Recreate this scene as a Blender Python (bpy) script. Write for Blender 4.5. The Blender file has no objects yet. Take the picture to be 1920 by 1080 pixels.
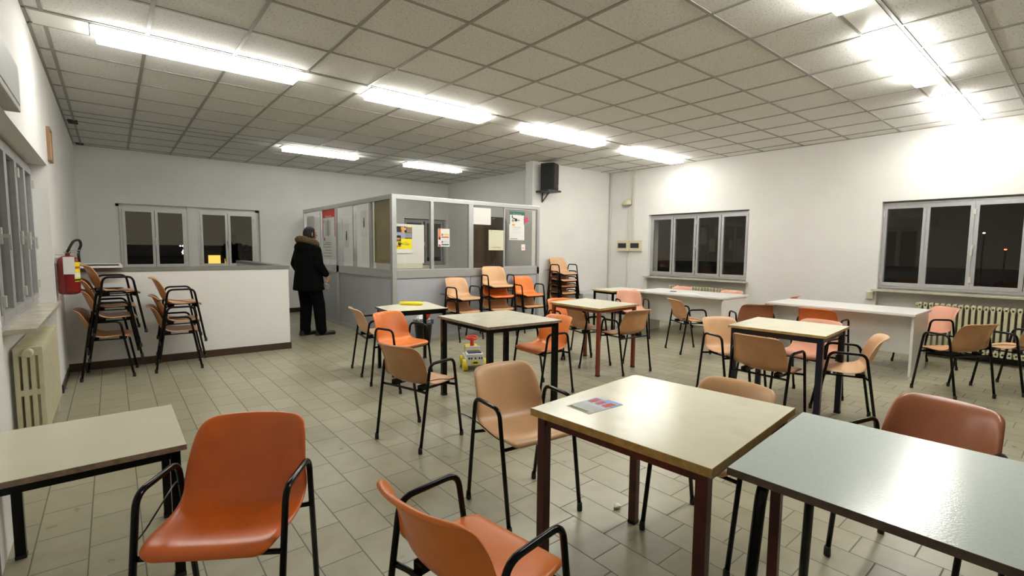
import bpy, bmesh, math, random
from mathutils import Vector, Matrix
random.seed(7)
C = bpy.context.scene.collection
S = bpy.context.scene
PI = math.pi

# ------------------------------------------------------------------ camera, world, exposure
FPX, YAW, PIT, ROL, CH = 906.46, 0.6909, 0.0807, 0.009, 1.36
F = Vector((math.sin(YAW)*math.cos(PIT), math.cos(YAW)*math.cos(PIT), -math.sin(PIT)))
R0 = Vector((math.cos(YAW), -math.sin(YAW), 0)); U0 = R0.cross(F)
R1 = R0*math.cos(ROL) + U0*math.sin(ROL); U1 = -R0*math.sin(ROL) + U0*math.cos(ROL)
cam = bpy.data.cameras.new('camera'); co = bpy.data.objects.new('camera', cam); C.objects.link(co)
cam.sensor_width = 36; cam.lens = FPX/1920*36; cam.clip_start = .05; cam.clip_end = 300
M = Matrix.Identity(4)
for i in range(3):
    M[i][0] = R1[i]; M[i][1] = U1[i]; M[i][2] = -F[i]
M[2][3] = CH
co.matrix_world = M
S.camera = co
S.view_settings.view_transform = 'Standard'; S.view_settings.look = 'None'
S.view_settings.gamma = 1; S.view_settings.use_curve_mapping = False
S.view_settings.exposure = 0.05
LAMP = 28.5                     # radiance of the fluorescent diffusers
w = bpy.data.worlds.new('night'); S.world = w; w.use_nodes = True
nt = w.node_tree; nt.nodes.clear()
tc = nt.nodes.new('ShaderNodeTexCoord'); nz = nt.nodes.new('ShaderNodeTexNoise'); nz.inputs['Scale'].default_value = 5
sp = nt.nodes.new('ShaderNodeSeparateXYZ'); rmp = nt.nodes.new('ShaderNodeValToRGB')
rmp.color_ramp.elements[0].position = .1; rmp.color_ramp.elements[0].color = (.001, .001, .001, 1)
rmp.color_ramp.elements[1].position = .95; rmp.color_ramp.elements[1].color = (.075, .066, .048, 1)
mx = nt.nodes.new('ShaderNodeMath'); mx.operation = 'MULTIPLY_ADD'; mx.inputs[1].default_value = .7
ad = nt.nodes.new('ShaderNodeMath'); ad.operation = 'MULTIPLY'; ad.inputs[1].default_value = .5
bg = nt.nodes.new('ShaderNodeBackground'); ow = nt.nodes.new('ShaderNodeOutputWorld')
L = nt.links
L.new(tc.outputs['Generated'], sp.inputs[0]); L.new(tc.outputs['Generated'], nz.inputs['Vector'])
L.new(nz.outputs['Fac'], ad.inputs[0]); L.new(sp.outputs['Y'], mx.inputs[0]); L.new(ad.outputs[0], mx.inputs[2])
L.new(mx.outputs[0], rmp.inputs[0]); L.new(rmp.outputs[0], bg.inputs[0]); L.new(bg.outputs[0], ow.inputs[0])
bg.inputs[1].default_value = .8

# ------------------------------------------------------------------ materials
def mat(name, col, rough=.5, metal=0., var=0., vscale=8., bump=0., bscale=60., spec=.5, dirt=None, dscale=3., coat=0.):
    m = bpy.data.materials.new(name); m.use_nodes = True; n = m.node_tree; b = n.nodes['Principled BSDF']
    b.inputs['Base Color'].default_value = (*col, 1); b.inputs['Roughness'].default_value = rough
    b.inputs['Metallic'].default_value = metal; b.inputs['Specular IOR Level'].default_value = spec
    b.inputs['Coat Weight'].default_value = coat
    t = n.nodes.new('ShaderNodeTexCoord')
    cur = None
    if var:
        z = n.nodes.new('ShaderNodeTexNoise'); z.inputs['Scale'].default_value = vscale; z.inputs['Detail'].default_value = 4
        n.links.new(t.outputs['Object'], z.inputs['Vector'])
        r = n.nodes.new('ShaderNodeValToRGB'); r.color_ramp.elements[0].position = .3; r.color_ramp.elements[1].position = .7
        r.color_ramp.elements[0].color = (*[c*(1-var) for c in col], 1); r.color_ramp.elements[1].color = (*[min(1, c*(1+var)) for c in col], 1)
        n.links.new(z.outputs['Fac'], r.inputs[0]); cur = r.outputs[0]
    if dirt:
        z = n.nodes.new('ShaderNodeTexNoise'); z.inputs['Scale'].default_value = dscale; z.inputs['Detail'].default_value = 6
        n.links.new(t.outputs['Object'], z.inputs['Vector'])
        r = n.nodes.new('ShaderNodeValToRGB'); r.color_ramp.elements[0].position = .52; r.color_ramp.elements[1].position = .78
        r.color_ramp.elements[0].color = (0, 0, 0, 1); r.color_ramp.elements[1].color = (.6, .6, .6, 1)
        n.links.new(z.outputs['Fac'], r.inputs[0])
        x = n.nodes.new('ShaderNodeMix'); x.data_type = 'RGBA'
        n.links.new(r.outputs[0], x.inputs[0])
        if cur: n.links.new(cur, x.inputs[6])
        else: x.inputs[6].default_value = (*col, 1)
        x.inputs[7].default_value = (*dirt, 1); cur = x.outputs[2]
    if cur: n.links.new(cur, b.inputs['Base Color'])
    if bump:
        z = n.nodes.new('ShaderNodeTexNoise'); z.inputs['Scale'].default_value = bscale; z.inputs['Detail'].default_value = 3
        n.links.new(t.outputs['Object'], z.inputs['Vector'])
        u = n.nodes.new('ShaderNodeBump'); u.inputs['Strength'].default_value = bump; u.inputs['Distance'].default_value = .01
        n.links.new(z.outputs['Fac'], u.inputs['Height']); n.links.new(u.outputs[0], b.inputs['Normal'])
    return m

def emit(name, col, s):
    m = bpy.data.materials.new(name); m.use_nodes = True; b = m.node_tree.nodes['Principled BSDF']
    b.inputs['Base Color'].default_value = (*col, 1)
    b.inputs['Emission Color'].default_value = (*col, 1); b.inputs['Emission Strength'].default_value = s
    return m

m_wall = mat('white_plaster', (.74, .73, .70), .75, var=.03, vscale=2, bump=.12, bscale=90)
m_ceilrail = mat('ceiling_rail_grey', (.29, .28, .25), .5)
m_stripmetal = mat('painted_strip_metal', (.78, .77, .72), .4)
m_base_dark = mat('dark_skirting', (.012, .011, .010), .4)
m_base_brown = mat('brown_skirting', (.055, .03, .02), .35)
m_cap = mat('grey_wall_cap', (.20, .20, .185), .4, var=.1)
m_alu = mat('brushed_aluminium_frame', (.50, .50, .51), .35, metal=.55, var=.05, vscale=30)
m_alu_b = mat('booth_aluminium', (.52, .53, .53), .32, metal=.6, var=.04, vscale=20)
m_alu_w = mat('white_aluminium_frame', (.58, .57, .53), .4, metal=.2)
m_panel = mat('grey_booth_panel', (.40, .41, .44), .45, var=.04, vscale=6)
m_marble = mat('beige_marble_sill', (.50, .46, .36), .2, var=.18, vscale=9)
m_rad = mat('cream_radiator_enamel', (.60, .56, .38), .35, var=.06, vscale=12)
m_black = mat('black_enamel_tube', (.002, .002, .002), .18, spec=.22)
m_rubber = mat('black_rubber', (.008, .008, .008), .6)
m_red_leg = mat('redbrown_enamel', (.065, .013, .008), .35, var=.25, vscale=15)
m_orange_leg = mat('orange_red_enamel', (.19, .032, .013), .35, var=.2, vscale=15)
m_navy_leg = mat('navy_enamel', (.004, .004, .022), .35)
m_edge_wood = mat('worn_wood_edge', (.42, .29, .09), .5, var=.25, vscale=25)
m_edge_tan = mat('tan_chipboard_edge', (.24, .17, .11), .6, var=.3, vscale=40)
m_edge_dark = mat('dark_wood_edge', (.09, .065, .045), .5, var=.3, vscale=30)
m_top_cream = mat('cream_laminate', (.80, .77, .58), .20, var=.02, vscale=5, dirt=(.60, .56, .40), dscale=6, bump=.04, bscale=200)
m_top_cream2 = mat('pale_cream_laminate', (.70, .67, .52), .25, var=.03, vscale=5)
m_top_grey = mat('grey_beige_laminate', (.68, .65, .52), .22, var=.04, vscale=6, dirt=(.50, .47, .36), dscale=7)
m_top_blue = mat('pale_green_blue_laminate', (.56, .65, .61), .19, var=.04, vscale=120, bump=.05, bscale=150)
m_white_mel = mat('white_melamine', (.74, .73, .70), .35, var=.02)
m_paper = mat('white_paper', (.72, .71, .68), .7)
m_cream_paper = mat('cream_paper', (.62, .61, .45), .7)
m_yel = mat('yellow_print', (.80, .68, .0), .5)
m_redp = mat('red_print', (.55, .05, .02), .5)
m_blkp = mat('black_print', (.012, .011, .01), .5)
m_greyp = mat('grey_print', (.25, .25, .25), .5)
m_lgrey = mat('light_grey_print', (.5, .5, .49), .5)
m_blup = mat('blue_print', (.16, .36, .78), .4)
m_lblup = mat('light_blue_print', (.50, .62, .70), .4)
m_orgp = mat('orange_print', (.72, .26, .03), .5)
m_grnp = mat('green_print', (.04, .14, .10), .5)
m_skinp = mat('ochre_print', (.65, .30, .06), .5)
m_shirtp = mat('shirt_print', (.30, .33, .48), .5)
m_magp = mat('magenta_card', (.55, .05, .12), .5)
m_tan = mat('tan_board', (.33, .27, .13), .7, var=.08, vscale=4)
m_wood_dk = mat('dark_brown_wood', (.10, .062, .035), .5, var=.2, vscale=6)
m_yplastic = mat('yellow_plastic', (.82, .66, .01), .35)
m_wplastic = mat('white_plastic', (.72, .72, .70), .35)
m_rplastic = mat('red_plastic', (.60, .03, .015), .35)
m_nplastic = mat('navy_plastic', (.02, .025, .08), .4)
m_redpaint = mat('red_cylinder_paint', (.20, .009, .008), .25)
m_chrome = mat('chrome', (.6, .6, .6), .15, metal=1)
m_speaker = mat('speaker_black_vinyl', (.006, .006, .006), .5)
m_grille = mat('speaker_grille_cloth', (.035, .026, .022), .8, bump=.3, bscale=400)
m_cream_pl = mat('cream_plastic', (.62, .58, .40), .4)
m_smoke = mat('smoked_window', (.01, .01, .01), .12)
m_conduit = mat('conduit_grey_white', (.62, .60, .55), .5)
m_woodfr = mat('picture_frame_wood', (.30, .17, .08), .5)

def glass(name, dark=1.0, rough=0.0):
    m = bpy.data.materials.new(name); m.use_nodes = True; n = m.node_tree; n.nodes.clear()
    o = n.nodes.new('ShaderNodeOutputMaterial'); mx_ = n.nodes.new('ShaderNodeMixShader'); fr = n.nodes.new('ShaderNodeFresnel')
    fr.inputs[0].default_value = 1.5
    t = n.nodes.new('ShaderNodeBsdfTransparent'); t.inputs[0].default_value = (dark, dark, dark*.985, 1)
    g = n.nodes.new('ShaderNodeBsdfGlossy'); g.inputs['Roughness'].default_value = rough
    ge = n.nodes.new('ShaderNodeNewGeometry'); sb = n.nodes.new('ShaderNodeMath'); sb.operation = 'SUBTRACT'; sb.inputs[0].default_value = 1; ml = n.nodes.new('ShaderNodeMath'); ml.operation = 'MULTIPLY'
    n.links.new(ge.outputs['Backfacing'], sb.inputs[1]); n.links.new(fr.outputs[0], ml.inputs[0]); n.links.new(sb.outputs[0], ml.inputs[1])
    n.links.new(ml.outputs[0], mx_.inputs[0]); n.links.new(t.outputs[0], mx_.inputs[1]); n.links.new(g.outputs[0], mx_.inputs[2])
    n.links.new(mx_.outputs[0], o.inputs[0]); return m
m_glass = glass('window_glass', .92)
m_glass_b = glass('booth_glass', .93)

def floor_mat():
    m = bpy.data.materials.new('ceramic_floor_tiles'); m.use_nodes = True; n = m.node_tree; b = n.nodes['Principled BSDF']; l = n.links
    def mth(op, a, bb=None, c=None):
        q = n.nodes.new('ShaderNodeMath'); q.operation = op
        for i, v in enumerate((a, bb, c)):
            if v is None: continue
            if isinstance(v, (int, float)): q.inputs[i].default_value = v
            else: l.new(v, q.inputs[i])
        return q.outputs[0]
    g = n.nodes.new('ShaderNodeNewGeometry'); s = n.nodes.new('ShaderNodeSeparateXYZ'); l.new(g.outputs['Position'], s.inputs[0])
    a = mth('DIVIDE', mth('SUBTRACT', s.outputs[0], .814), .19)
    row = mth('FLOOR', a); u = mth('SUBTRACT', a, row)
    v0 = mth('DIVIDE', mth('SUBTRACT', mth('SUBTRACT', s.outputs[1], 2.117), mth('MULTIPLY', row, .099)), .297)
    col = mth('FLOOR', v0); v = mth('SUBTRACT', v0, col)
    eu = mth('MULTIPLY', mth('MINIMUM', u, mth('SUBTRACT', 1, u)), .19)
    ev = mth('MULTIPLY', mth('MINIMUM', v, mth('SUBTRACT', 1, v)), .297)
    e = mth('MINIMUM', eu, ev)
    fac = mth('SMOOTH_MIN', 1, mth('DIVIDE', e, .0042), .3)
    cx = n.nodes.new('ShaderNodeCombineXYZ'); l.new(row, cx.inputs[0]); l.new(col, cx.inputs[1])
    wn = n.nodes.new('ShaderNodeTexWhiteNoise'); l.new(cx.outputs[0], wn.inputs['Vector'])
    nz = n.nodes.new('ShaderNodeTexNoise'); nz.inputs['Scale'].default_value = 9; nz.inputs['Detail'].default_value = 6; l.new(g.outputs['Position'], nz.inputs['Vector'])
    k = mth('ADD', mth('MULTIPLY', wn.outputs['Value'], .35), mth('MULTIPLY', nz.outputs['Fac'], .8))
    r = n.nodes.new('ShaderNodeValToRGB'); r.color_ramp.elements[0].position = .2; r.color_ramp.elements[1].position = .85
    r.color_ramp.elements[0].color = (.26, .24, .155, 1); r.color_ramp.elements[1].color = (.375, .35, .245, 1); l.new(k, r.inputs[0])
    x = n.nodes.new('ShaderNodeMix'); x.data_type = 'RGBA'; l.new(fac, x.inputs[0]); x.inputs[6].default_value = (.055, .05, .036, 1); l.new(r.outputs[0], x.inputs[7])
    l.new(x.outputs[2], b.inputs['Base Color'])
    rr = mth('ADD', mth('MULTIPLY', nz.outputs['Fac'], .25), mth('SUBTRACT', .50, mth('MULTIPLY', fac, .30)))
    l.new(rr, b.inputs['Roughness'])
    bp = n.nodes.new('ShaderNodeBump'); bp.inputs['Strength'].default_value = .4; bp.inputs['Distance'].default_value = .002
    l.new(mth('ADD', fac, mth('MULTIPLY', nz.outputs['Fac'], .3)), bp.inputs['Height']); l.new(bp.outputs[0], b.inputs['Normal'])
    return m
m_floor = floor_mat()

def ceil_mat():
    m = bpy.data.materials.new('mineral_fibre_ceiling_tiles'); m.use_nodes = True; n = m.node_tree; b = n.nodes['Principled BSDF']; l = n.links
    g = n.nodes.new('ShaderNodeNewGeometry'); s = n.nodes.new('ShaderNodeSeparateXYZ'); l.new(g.outputs['Position'], s.inputs[0])
    z = n.nodes.new('ShaderNodeTexNoise'); z.inputs['Scale'].default_value = 75; z.inputs['Detail'].default_value = 2; l.new(g.outputs['Position'], z.inputs['Vector'])
    r = n.nodes.new('ShaderNodeValToRGB'); r.color_ramp.elements[0].position = .30; r.color_ramp.elements[1].position = .44
    r.color_ramp.elements[0].color = (.47, .46, .43, 1); r.color_ramp.elements[1].color = (.73, .725, .70, 1); l.new(z.outputs['Fac'], r.inputs[0])
    q = n.nodes.new('ShaderNodeMath'); q.operation = 'GREATER_THAN'; q.inputs[1].default_value = 7.987; l.new(s.outputs[0], q.inputs[0])
    x = n.nodes.new('ShaderNodeMix'); x.data_type = 'RGBA'; l.new(q.outputs[0], x.inputs[0]); l.new(r.outputs[0], x.inputs[6]); x.inputs[7].default_value = (.74, .73, .69, 1)
    l.new(x.outputs[2], b.inputs['Base Color']); b.inputs['Roughness'].default_value = .9
    return m
m_ceil = ceil_mat()

# ------------------------------------------------------------------ mesh helpers
def bm_new(): return bmesh.new()
def box(bm, x0, x1, y0, y1, z0, z1, mi=0, bev=0.0, mtx=None):
    r = bmesh.ops.create_cube(bm, size=1)
    vs = r['verts']
    for v in vs:
        v.co = Vector(((x0+x1)/2+v.co.x*(x1-x0), (y0+y1)/2+v.co.y*(y1-y0), (z0+z1)/2+v.co.z*(z1-z0)))
    fs = set(f for v in vs for f in v.link_faces)
    if bev:
        es = list(set(e for v in vs for e in v.link_edges))
        rb = bmesh.ops.bevel(bm, geom=es, offset=bev, segments=2, profile=.7, affect='EDGES')
        fs = set(rb['faces']) | set(f for f in fs if f.is_valid)
        vs = list(set(v for f in fs for v in f.verts))
    for f in fs:
        if f.is_valid: f.material_index = mi
    if mtx is not None:
        for v in vs: v.co = mtx @ v.co
    return vs
def fillet(pts, rad, n=5):
    out = [Vector(pts[0])]
    for i in range(1, len(pts)-1):
        p, a, b = Vector(pts[i]), Vector(pts[i-1]), Vector(pts[i+1])
        r_ = rad[i] if isinstance(rad, (list, tuple)) else rad
        d1 = (a-p); d2 = (b-p); t = min(r_, d1.length*.45, d2.length*.45)
        if t < 1e-4: out.append(p); continue
        q1 = p+d1.normalized()*t; q2 = p+d2.normalized()*t
        for k in range(n+1):
            u = k/n; out.append(q1*(1-u)**2+p*2*u*(1-u)+q2*u*u)
    out.append(Vector(pts[-1])); return out
def tube(bm, pts, r, seg=10, mi=0, caps=True, square=False):
    pts = [Vector(p) for p in pts]; rs = r if isinstance(r, (list, tuple)) else [r]*len(pts)
    t0 = (pts[1]-pts[0]).normalized(); up = Vector((0, 0, 1)) if abs(t0.z) < .9 else Vector((1, 0, 0))
    nrm = (up-t0*up.dot(t0)).normalized(); rings = []
    for i, p in enumerate(pts):
        if i == 0: t = t0
        elif i == len(pts)-1: t = (pts[-1]-pts[-2]).normalized()
        else: t = ((pts[i+1]-p).normalized()+(p-pts[i-1]).normalized()).normalized()
        nrm = (nrm-t*nrm.dot(t)).normalized(); bn = t.cross(nrm)
        ring = []
        for k in range(seg):
            a = 2*PI*k/seg+(PI/4 if square else 0); ring.append(bm.verts.new(p+(nrm*math.cos(a)+bn*math.sin(a))*rs[i]))
        rings.append(ring)
    for i in range(len(rings)-1):
        for k in range(seg):
            f = bm.faces.new((rings[i][k], rings[i][(k+1) % seg], rings[i+1][(k+1) % seg], rings[i+1][k])); f.material_index = mi; f.smooth = not square
    if caps:
        for ring in (list(reversed(rings[0])), rings[-1]):
            f = bm.faces.new(ring); f.material_index = mi
    return rings
def lathe(bm, prof, seg=24, c=(0, 0, 0), mi=0):
    rings = []
    for r, z in prof:
        rings.append([bm.verts.new((c[0]+r*math.cos(2*PI*k/seg), c[1]+r*math.sin(2*PI*k/seg), c[2]+z)) for k in range(seg)])
    for i in range(len(rings)-1):
        for k in range(seg):
            f = bm.faces.new((rings[i][k], rings[i][(k+1) % seg], rings[i+1][(k+1) % seg], rings[i+1][k])); f.smooth = True; f.material_index = mi
    f = bm.faces.new(list(reversed(rings[0]))); f.material_index = mi
    f = bm.faces.new(rings[-1]); f.material_index = mi
def quad(bm, a, b, c, d, mi=0):
    f = bm.faces.new([bm.verts.new(Vector(p)) for p in (a, b, c, d)]); f.material_index = mi; return f
def ball(bm, c, r, sc=(1, 1, 1), sub=2, mi=0):
    q = bmesh.ops.create_icosphere(bm, subdivisions=sub, radius=r)
    for v in q['verts']:
        v.co = Vector((c[0]+v.co.x*sc[0], c[1]+v.co.y*sc[1], c[2]+v.co.z*sc[2]))
        for f in v.link_faces: f.smooth = True; f.material_index = mi
def obj(name, bm, mats, parent=None, smooth=False):
    me = bpy.data.meshes.new(name)
    bmesh.ops.recalc_face_normals(bm, faces=bm.faces[:])
    bm.to_mesh(me); bm.free()
    for m in (mats if isinstance(mats, (list, tuple)) else [mats]): me.materials.append(m)
    if smooth:
        for p in me.polygons: p.use_smooth = True
    o = bpy.data.objects.new(name, me); C.objects.link(o)
    if parent: o.parent = parent
    return o
def tag(o, label, cat, group=None, kind=None):
    if label: o['label'] = label
    if cat: o['category'] = cat
    if group: o['group'] = group
    if kind: o['kind'] = kind
    return o
def thing(name, label, cat, loc=(0, 0, 0), rz=0, group=None):
    o = bpy.data.objects.new(name, None); C.objects.link(o); o.empty_display_size = .1
    o.location = loc; o.rotation_euler = (0, 0, rz); return tag(o, label, cat, group)
def struct(name, bm, m, label=None, cat=None):
    o = obj(name, bm, m); o['kind'] = 'structure'
    if label: o['label'] = label
    if cat: o['category'] = cat
    return o
def bake(o, voxel=None, smooth=0, subd=0):
    """apply remesh / smooth modifiers and keep one plain mesh"""
    if voxel:
        q = o.modifiers.new('r', 'REMESH'); q.mode = 'VOXEL'; q.voxel_size = voxel; q.use_smooth_shade = True
    if smooth:
        q = o.modifiers.new('s', 'SMOOTH'); q.iterations = smooth; q.factor = .5
    if subd:
        q = o.modifiers.new('u', 'SUBSURF'); q.levels = subd; q.render_levels = subd
    dg = bpy.context.evaluated_depsgraph_get(); dg.update()
    me = bpy.data.meshes.new_from_object(o.evaluated_get(dg)); old = o.data; mats = [m for m in old.materials]
    o.modifiers.clear(); o.data = me
    if not me.materials:
        for m in mats: me.materials.append(m)
    for p in me.polygons: p.use_smooth = True
    return o
def copy_tree(o, parent=None):
    c = o.copy(); C.objects.link(c)
    if parent: c.parent = parent
    for ch in list(o.children): copy_tree(ch, c)
    return c
def add(name, label, cat, m, fn, group=None, parent=None, **k):
    bm = bm_new(); fn(bm); o = obj(name, bm, m, parent, **k)
    if not parent: tag(o, label, cat, group)
    return o
def text_mesh(name, txt, size, m, parent, mtx):
    cu = bpy.data.curves.new('t', 'FONT'); cu.body = txt; cu.size = size; cu.align_x = 'CENTER'; cu.align_y = 'CENTER'; cu.extrude = .0003
    t = bpy.data.objects.new('t', cu); C.objects.link(t)
    dg = bpy.context.evaluated_depsgraph_get(); dg.update()
    me = bpy.data.meshes.new_from_object(t.evaluated_get(dg)); bpy.data.objects.remove(t)
    me.transform(mtx); me.materials.clear(); me.materials.append(m)
    o = bpy.data.objects.new(name, me); C.objects.link(o)
    if parent: o.parent = parent
    return o

# ------------------------------------------------------------------ room shell
XL, XR, YF, YM, YB, HC = -.407, 8.294, 10.67, 6.76, -3.4, 2.984
bm = bm_new(); box(bm, XL-.4, XR+.4, YB-.2, YF+.3, -.1, 0); struct('floor', bm, m_floor)
bm = bm_new(); box(bm, XL-.4, XR+.4, YB-.2, YF+.3, HC, HC+.1); struct('ceiling', bm, m_ceil)
# left wall with a niche holding window and radiator
NY0, NY1 = 3.2, 5.97
bm = bm_new()
box(bm, XL-.35, XL, YB, NY0, 0, HC); box(bm, XL-.35, XL, NY1, YF+.3, 0, HC); box(bm, XL-.35, XL, NY0, NY1, 2.06, HC)
box(bm, XL-.35, XL-.13, NY0, NY1, 0, .84)
struct('wall_left', bm, m_wall)
# right wall, two niches
bm = bm_new(); W2 = (3.79, 5.765); W3 = (-.01, 1.965)
for a, b in ((YB, W3[0]), (W3[1], W2[0]), (W2[1], YM+.19)): box(bm, XR, XR+.35, a, b, 0, HC)
for a, b in (W2, W3): box(bm, XR, XR+.35, a, b, 2.06, HC); box(bm, XR+.13, XR+.35, a, b, 0, .84)
struct('wall_right', bm, m_wall)
# far wall with two window openings
bm = bm_new(); FW = ((.08, 2.30), (5.45, 6.62))
box(bm, XL-.35, FW[0][0], YF, YF+.3, 0, HC); box(bm, FW[0][1], FW[1][0], YF, YF+.3, 0, HC); box(bm, FW[1][1], XR+.35, YF, YF+.3, 0, HC)
for a, b in FW: box(bm, a, b, YF, YF+.3, 2.075, HC); box(bm, a, b, YF, YF+.3, 0, .94)
struct('wall_far', bm, m_wall)
bm = bm_new(); box(bm, XL-.4, XR+.4, YB-.2, YB, 0, HC); struct('wall_near', bm, m_wall)
bm = bm_new(); box(bm, 6.06, XR, YM, YM+.2, 0, HC); struct('wall_stub', bm, m_wall)
bm = bm_new(); box(bm, 6.68, 6.9, YM+.2, YF, 0, HC); struct('wall_side', bm, m_wall)
# skirting
bm = bm_new(); box(bm, XR-.012, XR, W2[1], YM, 0, .075); box(bm, XR-.012, XR, W3[1], W2[0], 0, .075); box(bm, XR-.012, XR, YB, W3[0], 0, .075)
for a, b in (W2, W3): box(bm, XR+.118, XR+.13, a, b, 0, .075)
struct('baseboard_right', bm, m_base_dark)
bm = bm_new(); box(bm, 6.06, XR-.012, YM-.012, YM, 0, .075); struct('baseboard_stub', bm, m_base_dark)
bm = bm_new(); box(bm, XL, 6.68, YF-.012, YF, 0, .09); struct('baseboard_far', bm, m_base_dark)
bm = bm_new(); box(bm, XL, XL+.012, NY1, 6.8, 0, .075); struct('baseboard_left', bm, m_base_dark)

# ceiling grid of T-rails
GX, GY, TX, TY = 3.2486, 1.8126, .5923, .5952
bm = bm_new(); z0, z1, hw = HC-.006, HC+.002, .0125
ylines = [GY+TY*k for k in range(-5, 6) if k != -1]+[5.09+TY*k for k in range(1, 6)]+[8.36, 8.68]+[8.68+TY*k for k in range(1, 4)]
ylines += [1.017, 1.24, 5.09]
xlines = [GX+TX*i for i in range(-6, 9)]
for y in ylines:
    if YB < y < YF: box(bm, XL, XR, y-hw, y+hw, z0, z1)
for x in xlines: box(bm, x-hw, x+hw, YB, YF, z0-.001, z1)
box(bm, XL, XL+.02, YB, YF, z0, z1); box(bm, XR-.02, XR, YB, YM, z0, z1); box(bm, XL, XR, YF-.02, YF, z0, z1)
struct('trim_1', bm, m_ceilrail)
# fluorescent strips
m_diffs = [emit('lit_fluorescent_diffuser', (1.0, .985, .925), LAMP*k) for k in (.90, .65, 1.25)]
m_house = mat('lamp_housing_white', (.7, .7, .68), .4)
def light_label(i): return i
bands = [(4.802, 5.078, [(-.04, 1.44, 'long fluorescent ceiling light nearest the left wall'),
                       (2.11, 3.64, 'fluorescent ceiling light second from the left wall in the long middle row'),
                       (4.28, 5.79, 'fluorescent ceiling light above the glass booth corner, third in the middle row'),
                       (6.43, 7.93, 'fluorescent ceiling light at the far right end of the middle row, before the small window')]),
         (8.40, 8.64, [(2.20, 3.45, 'small lit ceiling light over the man in the black parka'),
                       (4.37, 5.62, 'small lit ceiling light over the inside of the glass booth')]),
         (1.029, 1.229, [(2.32, 3.80, 'bright ceiling light cut by the top edge of the photo'),
                       (4.38, 5.98, 'brightest ceiling light, upper right above the navy legged table'),
                       (6.66, 8.16, 'bright ceiling light close to the large right window')])]
for (y0, y1, lst), m_diff in zip(bands, m_diffs):
    for x0, x1, lab in lst:
        t = thing('ceiling_light', lab, 'light', ((x0+x1)/2, (y0+y1)/2, HC), 0, 'fluorescent ceiling lights')
        hx, hy = (x1-x0)/2, (y1-y0)/2
        bm = bm_new(); box(bm, -hx, hx, -hy, hy, -.012, 0.0); box(bm, -hx-.012, -hx, -hy, hy, -.016, 0); box(bm, hx, hx+.012, -hy, hy, -.016, 0); obj('housing', bm, m_house, t)
        bm = bm_new(); box(bm, -hx+.02, hx-.02, -hy+.012, hy-.012, -.068, -.012, bev=.012); obj('diffuser', bm, m_diff, t)
bm = bm_new()
for y0, y1, lst in bands[:1]+bands[2:]:
    xs = [XL+.02]+[v for a, b, _ in lst for v in (a, b)]+[XR-.02]
    if y0 < 2: xs[0] = XL+.02
    for k in range(0, len(xs)-1, 2):
        if xs[k+1]-.03 > xs[k]+.05: box(bm, xs[k]+.016, xs[k+1]-.016, y0, y1, HC-.009, HC-.001)
struct('trim_2', bm, m_stripmetal)
# ceiling openings near the left wall
for k, (x0, x1, y0, y1) in enumerate(((-.37, -.27, 8.62, 8.88), (-.37, -.27, 10.45, 10.62))):
    t = thing('ceiling_vent', ['dark square hole vent at ceiling edge, nearer of the two on the left', 'dark vent at ceiling edge in the far left corner'][k], 'vent', ((x0+x1)/2, (y0+y1)/2, HC))
    bm = bm_new(); box(bm, (x0-x1)/2, (x1-x0)/2, (y0-y1)/2, (y1-y0)/2, -.008, 0); obj('backing', bm, m_blkp, t)
    for q in range(4):
        if q*.06+.03 > y1-y0: break
        bm = bm_new(); box(bm, (x0-x1)/2, (x1-x0)/2, (y0-y1)/2+.02+q*.06, (y0-y1)/2+.026+q*.06, -.012, -.008); obj('slat', bm, m_base_dark, t)

# ------------------------------------------------------------------ windows (local x along the wall, y into the wall, z up)
def window(name, mtx, wdt, z0, z1, panes, frame_m, handles, units=None, depth=.05):
    t = bpy.data.objects.new(name, None); C.objects.link(t); t['kind'] = 'structure'; t.matrix_world = mtx
    units = units or [(0, wdt)]
    for (a, b) in units:
        bm = bm_new(); e = .045
        box(bm, a, b, 0, depth, z0, z0+e, bev=.004); box(bm, a, b, 0, depth, z1-e, z1, bev=.004)
        box(bm, a, a+e, 0, depth, z0+e, z1-e, bev=.004); box(bm, b-e, b, 0, depth, z0+e, z1-e, bev=.004)
        obj('window_frame', bm, frame_m, t)
    for (a, b) in panes:
        bm = bm_new(); s = .042; za, zb = z0+.035, z1-.035
        y0, y1 = -.012, depth-.012
        box(bm, a-s, b+s, y0, y1, za, za+s+.005, bev=.003); box(bm, a-s, b+s, y0, y1, zb-s-.005, zb, bev=.003)
        box(bm, a-s, a, y0, y1, za+s, zb-s, bev=.003); box(bm, b, b+s, y0, y1, za+s, zb-s, bev=.003)
        sash = obj('sash', bm, frame_m, t)
        bm = bm_new(); box(bm, a-.005, b+.005, .014, .019, za+s, zb-s); obj('pane', bm, m_glass, sash)
    for hx in handles:
        zc = (z0+z1)/2-.04
        bm = bm_new(); box(bm, hx-.013, hx+.013, -.028, -.012, zc-.05, zc+.05, bev=.004); box(bm, hx-.009, hx+.009, -.055, -.026, zc-.012, zc+.012)
        box(bm, hx-.009, hx+.009, -.065, -.05, zc-.085, zc+.012, bev=.004); obj('handle', bm, m_alu_w, t)
    for (a, b) in panes:
        bm = bm_new()
        for zz in (z0+.16, z1-.16):
            hx = a-.036 if (panes.index((a, b)) % 2 == 0) else b+.036
            box(bm, hx-.009, hx+.009, -.028, -.010, zz-.035, zz+.035, bev=.003)
        obj('hinge', bm, m_alu_w, t)
    return t
def wm(ox, oy, ux, uy, nx, ny):
    m = Matrix.Identity(4)
    m[0][0], m[1][0] = ux, uy; m[0][1], m[1][1] = nx, ny; m[0][3], m[1][3] = ox, oy
    return m
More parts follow.
